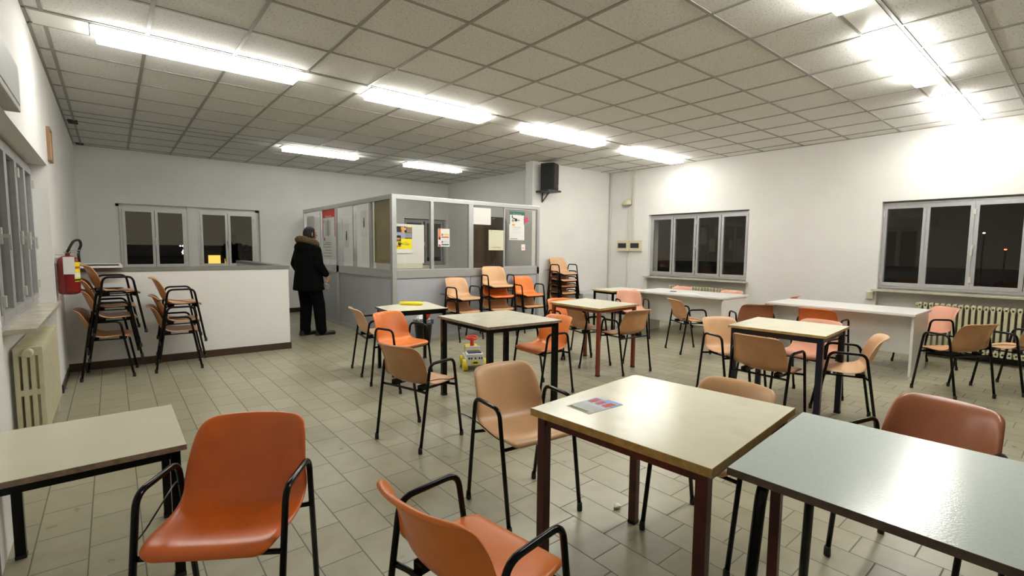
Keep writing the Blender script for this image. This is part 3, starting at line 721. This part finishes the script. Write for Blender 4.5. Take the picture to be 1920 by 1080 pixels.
table('large cream table with red brown legs and a leaflet in the foreground', [(1.29, .659), (2.068, .726), (1.989, 1.437), (1.237, 1.375)], .74, m_top_cream, m_edge_wood, m_red_leg, th=.028, leg=.038, group=GT)
table('small narrow table with black legs left of the far white desk', [(6.15, 4.90), (6.95, 4.90), (6.95, 5.38), (6.19, 5.38)], .70, m_top_cream2, m_edge_wood, m_black, leg=.03, group=GT)
t7, Q = table('pale green blue table with bent black tube legs at the right edge', [(1.363, -.62), (2.10, -.56), (2.041, .691), (1.338, .640)], .74, m_top_blue, m_edge_dark, m_black, th=.022, group=GT, round_legs=True)
for i, (a, b) in enumerate(((3, 2), (0, 1))):      # bent tube legs: two per end joined under the top
    pa, pb = Q[a], Q[b]; inw = (Q[0]-Q[3]).normalized()*(.07 if i == 0 else -.07)
    m_ = (pa+pb)/2
    for p in (pa, pb):
        dirc = (m_-p).normalized(); f0 = p+dirc*.035+inw*.6; tp = p+dirc*.09+inw
        bm = bm_new(); tube(bm, fillet([(f0.x, f0.y, 0.01), (tp.x, tp.y, .702), (m_.x+inw.x, m_.y+inw.y, .702)], .08, 6), .0165, 12); obj('leg', bm, m_black, t7)
bm = bm_new()
for s in (.25, .75):
    a = Q[3].lerp(Q[2], s); b = Q[0].lerp(Q[1], s); inw = (Q[0]-Q[3]).normalized()*.07; a = a+inw; b = b-inw
    tube(bm, [(a.x, a.y, .703), (b.x, b.y, .703)], .012, 8)
obj('frame', bm, m_black, t7)
def desk(label, x0, x1, y0, y1, h=.70):
    t = thing('white_desk', label, 'desk', ((x0+x1)/2, (y0+y1)/2, 0), 0, 'white desks'); hx, hy = (x1-x0)/2, (y1-y0)/2
    bm = bm_new(); box(bm, -hx, hx, -hy, hy, h-.03, h, bev=.010); obj('desktop', bm, m_white_mel, t)
    for s in (-1, 1):
        bm = bm_new(); box(bm, -hx+.06, hx-.04, s*(hy-.03)-.012, s*(hy-.03)+.012, 0, h-.03, bev=.002); obj('side_panel', bm, m_white_mel, t)
    bm = bm_new(); box(bm, -hx+.26, -hx+.28, -hy+.042, hy-.042, .22, h-.03); obj('modesty_panel', bm, m_white_mel, t)
    return t
desk('long white desk in front of the large right window', 6.58, 7.36, 1.20, 2.73)
desk('long white desk under the smaller window with a paper on it', 6.60, 7.40, 3.33, 4.87)
add('low_cabinet', 'low grey cabinet by the wall behind the small black legged table', 'cabinet', m_lgrey, lambda bm: (box(bm, 7.05, 7.75, 6.35, 6.74, .03, .50, bev=.005), box(bm, 7.08, 7.39, 6.338, 6.35, .06, .47, bev=.003), box(bm, 7.41, 7.72, 6.338, 6.35, .06, .47, bev=.003), box(bm, 7.08, 7.72, 6.37, 6.72, 0, .03)))

# things lying on tables
def on_table(name, label, cat, corners, z, base, patches, curl=0):
    t = thing(name, label, cat); A, B, Cc, D = [Vector((*c, z)) for c in corners]   # A=bottom-left B=bottom-right C=top-right D=top-left
    g = lambda u, v, d: (A*(1-u)*(1-v)+B*u*(1-v)+Cc*u*v+D*(1-u)*v)+Vector((0, 0, d))
    bm = bm_new(); vs = [bm.verts.new(g(u, v, d)) for d in (0.0002, .0012) for u, v in ((0, 0), (1, 0), (1, 1), (0, 1))]
    for q in ((0, 1, 2, 3), (4, 5, 6, 7), (0, 1, 5, 4), (1, 2, 6, 5), (2, 3, 7, 6), (3, 0, 4, 7)): bm.faces.new([vs[i] for i in q])
    obj('sheet', bm, base, t); mats = []; bm = bm_new()
    for k, (a, b, c, d, m) in enumerate(patches):
        if m not in mats: mats.append(m)
        e = .0014+.0001*k; quad(bm, g(a, c, e), g(b, c, e), g(b, d, e), g(a, d, e), mats.index(m))
    if patches: obj('print', bm, mats, t)
    else: bm.free()
on_table('leaflet', 'blue leaflet with three red blocks on the cream table', 'leaflet', [(1.368, 1.306), (1.363, 1.184), (1.556, 1.176), (1.56, 1.306)], .74, m_cream_paper,
         [(0, 1, .14, 1, m_lblup), (.05, 1, .62, 1, m_blup), (0, .4, .9, 1, m_paper), (.03, .97, .18, .42, m_lgrey), (0, .97, .44, .56, m_lblup),
          (.10, .32, .55, .86, m_redp), (.40, .60, .55, .82, m_redp), (.68, .92, .55, .86, m_redp)]+[(.06+.05*k, .09+.05*k, .03, .09, m_blkp) for k in range(16)])
on_table('paper_sheet', 'white paper on the far white desk', 'paper', [(6.72, 4.05), (6.72, 3.75), (6.95, 3.78), (6.95, 4.10)], .70, m_paper, [])
add('pen', 'dark pen lying on the far white desk', 'pen', m_blkp, lambda bm: tube(bm, [(6.85, 4.32, .706), (6.93, 4.26, .706)], .005, 8))
def ytoy(bm):
    d_ = Vector((.77, -.64, 0)); c = Vector((2.66, 5.06, .718))
    tube(bm, [c-d_*.135, c-d_*.13, c-d_*.06, c+d_*.04, c+d_*.12, c+d_*.13], [.008, .019, .022, .023, .023, .010], 12)
    n2 = Vector((.64, .77, 0))*.035
    tube(bm, [c-d_*.09-n2, c-d_*.08-n2, c+d_*.10-n2, c+d_*.135-n2*.4], [.008, .018, .020, .018], 12)
    tube(bm, [c+d_*.10-n2*.9, c+d_*.125], .014, 10); tube(bm, [c-d_*.08-n2, c-d_*.07], .01, 10)
add('plastic_toy', 'yellow plastic toy lying on the small black edged table', 'toy', m_yplastic, ytoy)

# ------------------------------------------------------------------ toy car
t = thing('ride_on_toy_car', 'white ride-on toy car with yellow wheels and red steering wheel under the grey table', 'toy', (3.13, 4.48, 0), math.atan2(-.91, -.42)-PI/2); t.scale = (.88, .88, .95)
bm = bm_new(); box(bm, -.115, .115, -.20, .20, .07, .155, bev=.02); box(bm, -.105, .105, -.0, .19, .14, .205, bev=.02); obj('body', bm, m_wplastic, t)
bm = bm_new(); box(bm, -.085, .085, .03, .16, .20, .218, bev=.008); obj('bonnet', bm, m_nplastic, t)
bm = bm_new(); box(bm, -.095, .095, -.03, .01, .17, .262, bev=.008); obj('windscreen_frame', bm, m_wplastic, t)
bm = bm_new(); box(bm, -.085, .085, -.21, -.06, .14, .26, bev=.03); box(bm, -.07, .07, .012, .03, .205, .225, bev=.004); obj('seat', bm, m_yplastic, t)
bm = bm_new(); box(bm, -.05, .05, .200, .208, .085, .125, bev=.002); obj('number_plate', bm, m_yplastic, t)
bm = bm_new()
for x in (-.08, -.05, .0, .05, .08): box(bm, x-.01, x+.008, .198, .2035, .145, .165)
box(bm, -.028, .028, .207, .210, .095, .115); obj('sticker', bm, m_blkp, t)
for x in (-1, 1):
    for y in (-.12, .13):
        bm = bm_new(); mm = Matrix.Translation((x*.122, y, .068)) @ Matrix.Rotation(PI/2, 4, 'Y')
        rr = bmesh.ops.create_cone(bm, cap_ends=True, segments=20, radius1=.068, radius2=.068, depth=.055, matrix=mm); w_ = obj('wheel', bm, m_yplastic, t)
        bm = bm_new(); mm = Matrix.Translation((x*.151, y, .068)) @ Matrix.Rotation(PI/2, 4, 'Y'); bmesh.ops.create_cone(bm, cap_ends=True, segments=16, radius1=.025, radius2=.02, depth=.008, matrix=mm); obj('hub', bm, m_wplastic, w_)
bm = bm_new()
tube(bm, [(0, -.04, .23), (0, -.055, .345)], [.03, .022], 12)
pts = [Vector((.068*math.cos(a), -.062+.065*math.sin(a), .355-.012*math.sin(a))) for a in [2*PI*k/20 for k in range(21)]]
tube(bm, pts, .011, 8, caps=False)
for a in (0, 2.1, 4.2): tube(bm, [(0, -.062, .352), (.062*math.cos(a), -.062+.06*math.sin(a), .352)], .009, 6)
ball(bm, (0, -.062, .355), .022, (1, 1, .5)); obj('steering_wheel', bm, m_rplastic, t)

# ------------------------------------------------------------------ waste bin
t = thing('waste_bin', 'black waste bin with a plastic bag liner by the booth panel', 'bin', (3.40, 6.10, 0))
bm = bm_new(); lathe(bm, [(.095, 0), (.10, .01), (.13, .30), (.14, .305), (.14, .32), (.125, .32), (.12, .28)], 28); obj('bucket', bm, m_black, t, smooth=False)
m_bag = mat('translucent_bag', (.10, .10, .11), .25); m_bag.node_tree.nodes['Principled BSDF'].inputs['Transmission Weight'].default_value = .4
bm = bm_new(); n1 = 26; rings = []
for r_, z_ in ((.118, .28), (.132, .325), (.142, .33), (.147, .31), (.146, .29)):
    rings.append([bm.verts.new(((r_+random.uniform(-.006, .006))*math.cos(2*PI*k/n1), (r_+random.uniform(-.006, .006))*math.sin(2*PI*k/n1), z_+random.uniform(-.012, .012))) for k in range(n1)])
for i in range(4):
    for k in range(n1): bm.faces.new((rings[i][k], rings[i][(k+1) % n1], rings[i+1][(k+1) % n1], rings[i+1][k]))
obj('bag', bm, m_bag, t, smooth=True)
bm = bm_new()
for c, r_ in (((.05, -.02, .34), .05), ((-.03, .03, .35), .055), ((.02, .05, .37), .04)):
    q = bmesh.ops.create_icosphere(bm, subdivisions=2, radius=r_)
    for v in q['verts']: v.co = v.co*random.uniform(.8, 1.15)+Vector(c)
add_o = obj('crumpled_paper', bm, m_paper); tag(add_o, 'crumpled white paper heaped in the waste bin', 'rubbish'); add_o.location = t.location
bm = bm_new(); lathe(bm, [(.02, 0), (.028, .005), (.028, .09), (.02, .1)], 14, (0, 0, 0)); o = obj('red_can', bm, m_rplastic); tag(o, 'red can on top of the rubbish in the waste bin', 'can'); o.location = (3.405, 6.03, .36); o.rotation_euler = (.5, .3, 0)

# ------------------------------------------------------------------ radiators
def radiator(label, mtx, n, h0=.10, h1=.70, pitch=.0575, dep=.14, hub=False):
    t = thing('radiator', label, 'radiator'); t.matrix_world = mtx; hd = dep/2; bm = bm_new(); cw = .026
    for k in range(n):
        x = pitch*(k+.5)
        for j in range(4):
            y = -hd+cw/2+j*(dep-cw)/3
            box(bm, x-.017, x+.017, y-cw/2, y+cw/2, h0+.02, h1-.02, bev=.007)
        for z in (h0+.03, h1-.03): box(bm, x-.021, x+.021, -hd, hd, z-.03, z+.03, bev=.012)
        box(bm, x-.015, x+.015, -hd+.01, hd-.01, (h0+h1)/2-.02, (h0+h1)/2+.02, bev=.004)
    for z in (h0+.035, h1-.035): tube(bm, [(0.004, 0, z), (pitch*n-.004, 0, z)], .022, 12)
    obj('sections', bm, m_rad, t)
    for z in (h0+.035, h1-.035):
        bm = bm_new(); tube(bm, [(-.022, 0, z), (-.012, 0, z), (.01, 0, z)], [.020, .030, .030], 18); tube(bm, [(-.030, 0, z), (-.018, 0, z)], .011, 6); obj('end_plug', bm, m_rad, t)
    for x in (pitch*1.5, pitch*(n-1.5)):
        bm = bm_new(); box(bm, x-.015, x+.015, -hd+.01, hd-.01, 0, h0+.02, bev=.003); obj('foot', bm, m_rad, t)
    bm = bm_new(); tube(bm, fillet([(pitch*n, 0, h0+.035), (pitch*n+.05, 0, h0+.035), (pitch*n+.05, 0, 0)], .03), .011, 10); obj('pipe', bm, m_rad, t)
    return t
radiator('cream column radiator under the left window, seen end on', wm(-.447, 4.35, 0, 1, 1, 0), 19)
radiator('cream column radiator under the large right window', wm(XR-.03, 1.49, 0, -1, 1, 0), 26, h1=.71)
radiator('cream column radiator behind the far white desk', wm(XR-.03, 5.22, 0, -1, 1, 0), 20)

# ------------------------------------------------------------------ wall items
t = thing('fire_extinguisher', 'red fire extinguisher with white tag on the left wall', 'extinguisher', (-.318, 6.10, .90))
bm = bm_new(); lathe(bm, [(.05, 0), (.075, .012), (.08, .03), (.08, .30), (.07, .335), (.04, .355), (.03, .36)], 24); obj('cylinder', bm, m_redpaint, t)
bm = bm_new(); lathe(bm, [(.018, .355), (.018, .38), (.024, .382), (.024, .40)], 14); box(bm, -.01, .09, -.01, .01, .405, .415, bev=.003); box(bm, -.01, .08, -.008, .008, .385, .393, bev=.002); obj('valve', bm, m_chrome, t)
bm = bm_new(); tube(bm, fillet([(0, -.02, .39), (.02, -.03, .44), (.05, -.02, .50), (.09, 0, .51), (.10, .01, .46), (.075, .02, .40), (.08, .0, .30)], .05, 6), .011, 10); obj('hose', bm, m_rubber, t)
bm = bm_new(); box(bm, -.03, .05, -.0885, -.0865, .19, .35); obj('tag', bm, m_paper, t)
bm = bm_new(); seg = 8
for (z0, z1, mi) in ((.12, .30, 0), (.16, .20, 1), (.125, .145, 2), (.24, .26, 3)):
    rr = .0805+(.0006 if mi else 0)
    for k in range(seg):
        a0 = -1.0+1.1*k/seg; a1 = -1.0+1.1*(k+1)/seg
        quad(bm, (rr*math.cos(a0), rr*math.sin(a0), z0), (rr*math.cos(a1), rr*math.sin(a1), z0), (rr*math.cos(a1), rr*math.sin(a1), z1), (rr*math.cos(a0), rr*math.sin(a0), z1), mi)
obj('label', bm, [m_yel, m_paper, m_blkp, m_redp], t)
bm = bm_new(); box(bm, -.088, -.06, -.03, .03, .29, .34); box(bm, -.088, .03, -.004, .004, .365, .37); obj('bracket', bm, m_chrome, t)
t = thing('wall_box', 'shallow grey box fixed high on the left wall above the window', 'box', (XL, 3.3, 2.19))
bm = bm_new(); box(bm, 0, .062, -.5, .47, -.12, .12, bev=.006); obj('case', bm, m_lgrey, t)
bm = bm_new(); box(bm, .062, .066, -.46, .43, -.09, .09, bev=.001); obj('cover', bm, m_lgrey, t)
t = thing('framed_picture', 'thin wood framed picture seen edge-on on the left wall', 'picture', (XL, 6.20, 2.27))
bm = bm_new(); box(bm, 0, .014, -.1, .1, -.14, .14); obj('picture', bm, m_cream_paper, t)
bm = bm_new()
for q in ((-.12, .12, .13, .15), (-.12, .12, -.15, -.13), (-.12, -.10, -.13, .13), (.10, .12, -.13, .13)): box(bm, 0, .024, q[0], q[1], q[2], q[3])
obj('frame', bm, m_woodfr, t)
# loudspeaker on bracket at the end of the stub wall
t = thing('loudspeaker', 'black loudspeaker high on the wall stub', 'speaker', (6.30, YM-.20, 2.43), .42)
bm = bm_new(); box(bm, -.115, .115, -.13, .13, .014, .50, bev=.006); obj('cabinet', bm, m_speaker, t)
bm = bm_new(); box(bm, -.105, .105, -.142, -.13, .03, .485, bev=.004); g_ = obj('grille', bm, m_grille, t)
bm = bm_new(); box(bm, .06, .072, -.146, -.142, .06, .12); obj('badge', bm, m_chrome, g_)
t = thing('speaker_shelf', 'black bracket shelf carrying the loudspeaker', 'bracket', (6.30, YM, 2.43))
bm = bm_new(); box(bm, -.16, .17, -.34, 0, -.02, .012, bev=.003); obj('shelf', bm, m_speaker, t)
bm = bm_new(); tube(bm, [(0, -.012, -.01), (0, -.012, -.19)], .010, 8); tube(bm, [(0, -.012, -.18), (0, -.20, -.018)], .010, 8); obj('strut', bm, m_speaker, t)
# emergency lamp, switch boxes, conduits
t = thing('wall_lamp', 'cream half dome lamp near the corner above the switch boxes', 'lamp', (XR, 6.29, 2.30))
bm = bm_new(); q = bmesh.ops.create_icosphere(bm, subdivisions=3, radius=.12)
for v in q['verts']:
    v.co = Vector((min(0, v.co.x*.9), v.co.y, max(v.co.z*.95, v.co.x*.25)))
obj('dome', bm, m_cream_pl, t, smooth=True)
bm = bm_new(); box(bm, -.085, -.001, -.075, .075, -.030, -.022); obj('lens', bm, m_greyp, t)
for k, (y0, y1, dep, lb) in enumerate(((6.19, 6.47, .09, 'deeper cream switch box nearer the corner'), (5.90, 6.18, .06, 'shallow cream switch box nearer the window'))):
    t = thing('switch_box', lb, 'switch box', (XR, (y0+y1)/2, 1.45))
    hy = (y1-y0)/2; bm = bm_new(); box(bm, -dep, 0, -hy, hy, -.11, .11, bev=.008); obj('case', bm, m_cream_pl, t)
    bm = bm_new(); box(bm, -dep-.004, -dep, -hy+.045, hy-.03, -.05, .05, bev=.002); obj('window', bm, m_smoke, t)
for nm, lb, args in (('conduit', 'pale conduit from the ceiling to the switch boxes', (6.08, 6.14, 1.565, HC, .05)), ('conduit', 'narrow conduit between wall lamp and switch box', (6.24, 6.28, 1.565, 2.21, .02)),
                     ('conduit', 'cream conduit from switch box down to the floor', (6.24, 6.27, 0.08, 1.335, .02)), ('conduit', 'tall conduit in the corner beside the stub wall', (6.70, 6.745, 0.08, HC, .03))):
    add(nm, lb, 'conduit', m_conduit, lambda bm, a=args: box(bm, XR-a[4], XR, a[0], a[1], a[2], a[3], bev=.003))
add('socket_box', 'small cream socket box under the sill of the large right window', 'socket', m_cream_pl, lambda bm: box(bm, XR-.05, XR, 1.99, 2.07, .70, .80, bev=.005))
# framed panel lying on the low wall
t = thing('picture_board', 'black board with white frame lying on top of the low wall', 'board', (-.16, 6.93, 1.128), .03); t.rotation_euler[0] = .05
bm = bm_new(); box(bm, -.28, .22, -.16, .16, 0, .012); obj('board', bm, m_blkp, t)
bm = bm_new()
for q in ((-.30, .24, -.18, -.155), (-.30, .24, .155, .18), (-.30, -.275, -.155, .155), (.215, .24, -.155, .155)): box(bm, q[0], q[1], q[2], q[3], -.001, .02, bev=.003)
obj('frame', bm, m_wplastic, t)
# scrap of paper on the floor
def scrap(bm):
    q = bmesh.ops.create_icosphere(bm, subdivisions=2, radius=.018)
    for v in q['verts']: v.co = Vector((v.co.x*random.uniform(.8, 1.5), v.co.y*random.uniform(.8, 1.4), max(v.co.z*random.uniform(.5, .9), -.012)+.012))
o = add('paper_scrap', 'small crumpled paper scrap on the floor tiles by the red brown table leg', 'litter', m_paper, scrap); o.location = (2.00, 1.53, 0)

# ------------------------------------------------------------------ man in parka (local +y forward, +x his right)
man = thing('person', 'person in a black fur-collared parka and dark trousers standing by the low wall', 'person', (2.30, 7.66, 0), 0)
fv = Vector((.93, .37)).normalized(); man.rotation_euler = (0, 0, math.atan2(fv.y, fv.x)-PI/2)
m_skin = mat('skin', (.42, .22, .14), .5); m_parka = mat('black_parka_cloth', (.002, .002, .0022), .95, spec=.15, bump=.4, bscale=25)
m_trs = mat('dark_trousers', (.002, .002, .0025), .95, spec=.15, bump=.3, bscale=30); m_shoe = mat('dark_shoe_leather', (.010, .009, .008), .4)
m_fur = mat('brown_fur', (.16, .10, .045), .9, var=.5, vscale=60, bump=1, bscale=120); m_hair = mat('dark_hair', (.012, .010, .009), .6, bump=.6, bscale=150)
def limb(bm, pts, rs, seg=14): 
    P = []; R = []
    for i in range(len(pts)-1):
        a, b = Vector(pts[i]), Vector(pts[i+1])
        for k in range(4): P.append(a.lerp(b, k/4)); R.append(rs[i]+(rs[i+1]-rs[i])*k/4)
    P.append(Vector(pts[-1])); R.append(rs[-1]); tube(bm, P, R, seg); ball(bm, P[0], R[0]); ball(bm, P[-1], R[-1])
RF, LF = (.11, .13), (-.09, .0)
RH = Vector((.27, .13, .90)); LH = Vector((-.26, .10, .88))
bm = bm_new()
for s, ft in ((1, RF), (-1, LF)):
    limb(bm, [(s*.09, 0, .86), (s*.10, ft[1]*.5+.03, .47), (ft[0], ft[1], .08)], [.085, .06, .034]); limb(bm, [(ft[0], ft[1]-.03, .045), (ft[0]+.01*s, ft[1]+.09, .035)], [.030, .022])
limb(bm, [(0, 0, .87), (0, -.01, 1.05), (0, -.01, 1.25), (0, 0, 1.33)], [.13, .125, .14, .12]); limb(bm, [(0, 0, 1.33), (0, .03, 1.46)], [.06, .052])
limb(bm, [(.17, 0, 1.30), (.25, -.02, 1.09), RH+Vector((0, -.02, .05))], [.055, .042, .026]); limb(bm, [(-.17, 0, 1.30), (-.25, -.02, 1.09), LH+Vector((0, -.02, .05))], [.055, .042, .026])
# head turned toward his right
hc = Vector((.0, .045, 1.555)); ha = -.15
def hp(x, y, z): return hc+Vector((x*math.cos(ha)-y*math.sin(ha), x*math.sin(ha)+y*math.cos(ha), z))
q = bmesh.ops.create_icosphere(bm, subdivisions=3, radius=1)
for v in q['verts']:
    c = v.co.copy(); c = Vector((c.x*.074, c.y*.094, c.z*.108))
    if c.z < 0 and c.y < 0: c.y *= .85
    if c.z < -.03: c.x *= .82
    v.co = hp(c.x, c.y, c.z)
limb(bm, [hp(0, .085, .015), hp(0, .112, -.018)], [.010, .013], 8)      # nose
limb(bm, [hp(-.02, .088, -.052), hp(.02, .088, -.052)], [.010, .010], 8)  # lips
limb(bm, [hp(0, .072, -.092), hp(0, .078, -.088)], [.022, .02], 8)      # chin
for s in (-1, 1):
    limb(bm, [hp(s*.012, .088, .03), hp(s*.05, .074, .03)], [.009, .008], 8)  # brow
    limb(bm, [hp(s*.073, -.005, .02), hp(s*.078, -.01, -.01), hp(s*.072, -.002, -.028)], [.012, .012, .008], 8)  # ears
def hand(H, s):
    limb(bm, [H+Vector((0, -.01, .04)), H+Vector((0, .0, .0)), H+Vector((0, .005, -.045))], [.024, .033, .030], 10)
    for k, ln in enumerate((.060, .070, .066, .052)):
        y = .030-.020*k; a = H+Vector((0, y, -.05)); b = a+Vector((-s*.006, .0, -ln*.5)); c = b+Vector((-s*.022, 0, -ln*.35))
        limb(bm, [a, b, c], [.009, .0085, .007], 8)
    limb(bm, [H+Vector((-s*.008, .03, -.01)), H+Vector((-s*.02, .052, -.04)), H+Vector((-s*.03, .05, -.068))], [.011, .0095, .008], 8)
hand(RH, 1); hand(LH, -1)
body = obj('body', bm, m_skin, man); bake(body, voxel=.0055, smooth=3)
for s in (-1, 1):
    bm = bm_new(); p = hp(s*.03, .086, .012); ball(bm, p, .010); obj('eye', bm, m_lgrey, man)
bm = bm_new()
q = bmesh.ops.create_icosphere(bm, subdivisions=3, radius=1)
for v in q['verts']:
    c = Vector((v.co.x*.081, v.co.y*.101-.006, v.co.z*.112+.008))
    if c.y > .045 and c.z < .06: c.y = .045
    if c.z < -.05: c.z = -.05-(.02 if c.y < 0 else 0)
    v.co = hp(c.x, c.y, c.z)
bake(obj('hair', bm, m_hair, man), voxel=.008, smooth=2)
bm = bm_new()   # parka: torso, sleeves, lowered hood
def lofted(bm, secs, seg=28):
    rings = []
    for (cx, cy, z, rx, ry) in secs: rings.append([bm.verts.new((cx+rx*math.cos(2*PI*k/seg)*(1+.02*math.sin(5*z*10+k)), cy+ry*math.sin(2*PI*k/seg), z)) for k in range(seg)])
    for i in range(len(rings)-1):
        for k in range(seg): bm.faces.new((rings[i][k], rings[i][(k+1) % seg], rings[i+1][(k+1) % seg], rings[i+1][k]))
    bm.faces.new(list(reversed(rings[0]))); bm.faces.new(rings[-1])
lofted(bm, [(0, .0, .705, .255, .205), (0, .0, .74, .258, .205), (0, 0, .85, .245, .19), (0, 0, 1.0, .225, .172), (0, -.01, 1.12, .222, .168), (0, -.01, 1.25, .228, .162), (0, 0, 1.33, .20, .14), (0, .01, 1.40, .12, .11), (0, .02, 1.44, .09, .09)])
limb(bm, [(.185, 0, 1.315), (.27, -.025, 1.10), RH+Vector((-.005, -.03, .055))], [.078, .068, .052]); limb(bm, [(-.185, 0, 1.315), (-.27, -.025, 1.10), LH+Vector((.005, -.03, .055))], [.078, .068, .052])
ball(bm, (0, -.10, 1.35), .13, (1.05, .75, .75), 3)
bake(obj('parka', bm, m_parka, man), voxel=.010, smooth=6)
bm = bm_new(); n1 = 28; P = []
for k in range(n1+1):
    a = 2*PI*k/n1; P.append(Vector((.125*math.cos(a), -.005+.125*math.sin(a), 1.435-.045*math.sin(a)*1.0)))
tube(bm, P, [.040+.008*random.random() for _ in P], 14, caps=False)
f_ = obj('fur_collar', bm, m_fur, man); bake(f_, voxel=.008, smooth=1)
bm2 = bmesh.new(); bm2.from_mesh(f_.data); bm2.normal_update()
for v in bm2.verts: v.co += v.normal*random.uniform(-.002, .009)
bm2.to_mesh(f_.data); bm2.free()
bm = bm_new()
limb(bm, [(0, 0, .90), (0, 0, .82)], [.14, .15])
for s, ft in ((1, RF), (-1, LF)): limb(bm, [(s*.095, 0, .84), (s*.105, ft[1]*.5+.03, .47), (ft[0], ft[1]-.01, .12), (ft[0], ft[1]-.005, .07)], [.115, .090, .078, .080])
bake(obj('trousers', bm, m_trs, man), voxel=.010, smooth=5)
for s, ft, tw in ((1, RF, -.45), (-1, LF, -.1)):
    bm = bm_new(); box(bm, -.045, .045, -.09, .05, .0, .085, bev=.02); box(bm, -.048, .048, .0, .20, 0.0, .055, bev=.022); box(bm, -.048, .048, -.095, .195, 0, .022, bev=.008)
    mm = Matrix.Translation((ft[0], ft[1], 0)) @ Matrix.Rotation(tw, 4, 'Z'); bmesh.ops.transform(bm, matrix=mm, verts=bm.verts[:])
    o = obj('shoe', bm, m_shoe, man); bake(o, voxel=.007, smooth=4)
# clear plastic cup in his hand
t = thing('plastic_bag', 'crumpled clear plastic bag held in the right hand of the person', 'bag')
m_clear = mat('clear_film', (.45, .47, .5), .2); m_clear.node_tree.nodes['Principled BSDF'].inputs['Transmission Weight'].default_value = .5
bm = bm_new(); q = bmesh.ops.create_icosphere(bm, subdivisions=3, radius=1)
for v in q['verts']:
    k = random.uniform(.85, 1.12); v.co = Vector((v.co.x*.05*k, v.co.y*.055*k, v.co.z*.075*k*(1 if v.co.z < 0 else .9)))
obj('film', bm, m_clear, t)
hw_ = Matrix.Rotation(man.rotation_euler.z, 4, 'Z') @ Vector((RH.x-.035, RH.y+.01, RH.z-.12)); t.location = (man.location.x+hw_.x, man.location.y+hw_.y, hw_.z)

# ------------------------------------------------------------------ night outside
m_night = mat('night_ground', (.02, .02, .018), .9); m_dark = mat('dark_facade', (.02, .017, .013), .9, var=.3)
bm = bm_new(); box(bm, -60, 80, YF+.3, 90, -.6, -.5); box(bm, XR+.35, 80, -60, YF+.3, -.6, -.5); box(bm, -60, XL-.4, -60, YF+.3, -.6, -.5); struct('ground', bm, m_night)
t = thing('dark_building', 'dark low building with a glowing yellow window outside the far window', 'building', (2.9, 30, -.5))
bm = bm_new(); box(bm, -6, 14, 0, 6, 0, 1.9); obj('wall', bm, m_dark, t)
bm = bm_new(); box(bm, 1.03, 1.58, -.05, 0, .55, 1.38); obj('lit_window', bm, emit('warm_lit_window', (1.0, .62, .12), 1.4), t)
bm = bm_new(); box(bm, 1.78, 1.86, -.05, 0, .6, 1.20); obj('lit_window', bm, emit('warm_lit_window_dim', (1.0, .5, .08), .8), t)
t = thing('flood_light', 'cluster of white floodlights outside the left sash of the far windows', 'light', (2.42, 25, -.5))
bm = bm_new(); tube(bm, [(0, 0, 0), (0, 0, 1.8)], .03, 8); obj('pole', bm, m_dark, t)
bm = bm_new()
for (x, z, r_) in ((-.26, 1.86, .035), (-.16, 1.86, .045), (-.04, 1.88, .04), (-.03, 1.72, .085), (-.14, 1.66, .06), (-.18, 1.54, .035), (-.06, 1.52, .045), (-.2, 1.6, .03)): ball(bm, (x+.1, -.1, z), r_, sub=1)
obj('lamp', bm, emit('cold_floodlight', (.8, .9, 1.0), 3.0), t)
def treeball(label, x, y, h, r):
    t = thing('night_tree', label, 'tree', (x, y, -.5)); bm = bm_new(); tube(bm, [(0, 0, 0), (.1, 0, h*.6)], [.18, .1], 8); obj('trunk', bm, m_dark, t)
    bm = bm_new()
    for k in range(22):
        a = random.uniform(0, 6.28); rr = random.uniform(0, r); ball(bm, (rr*math.cos(a), rr*math.sin(a), h*.6+random.uniform(-.3, 1)*r), r*random.uniform(.25, .5), sub=2)
    for v in bm.verts: v.co += Vector((random.uniform(-.1, .1), random.uniform(-.1, .1), random.uniform(-.1, .1)))*r*.5
    obj('crown', bm, m_dark, t)
treeball('dark tree silhouette outside the right sash of the far windows', 3.85, 22, 2.4, .42)
for k, (px, lab, col, loc) in enumerate(((0, 'white street lamp far off beyond the large right window', (1, .85, .6), (40, 4.43, 2.95)), (0, 'red signal light far off beyond the large right window', (1, .16, .05), (40, 3.47, 1.98)))):
    t = thing('street_lamp', lab, 'lamp', (loc[0], loc[1], -.5)); bm = bm_new(); tube(bm, [(0, 0, 0), (0, 0, loc[2])], .05, 6); obj('pole', bm, m_dark, t)
    bm = bm_new(); ball(bm, (0, 0, loc[2]+.1), .07, (1, 1, .6)); obj('lamp', bm, emit('street_lamp_glow', col, 4.0), t)
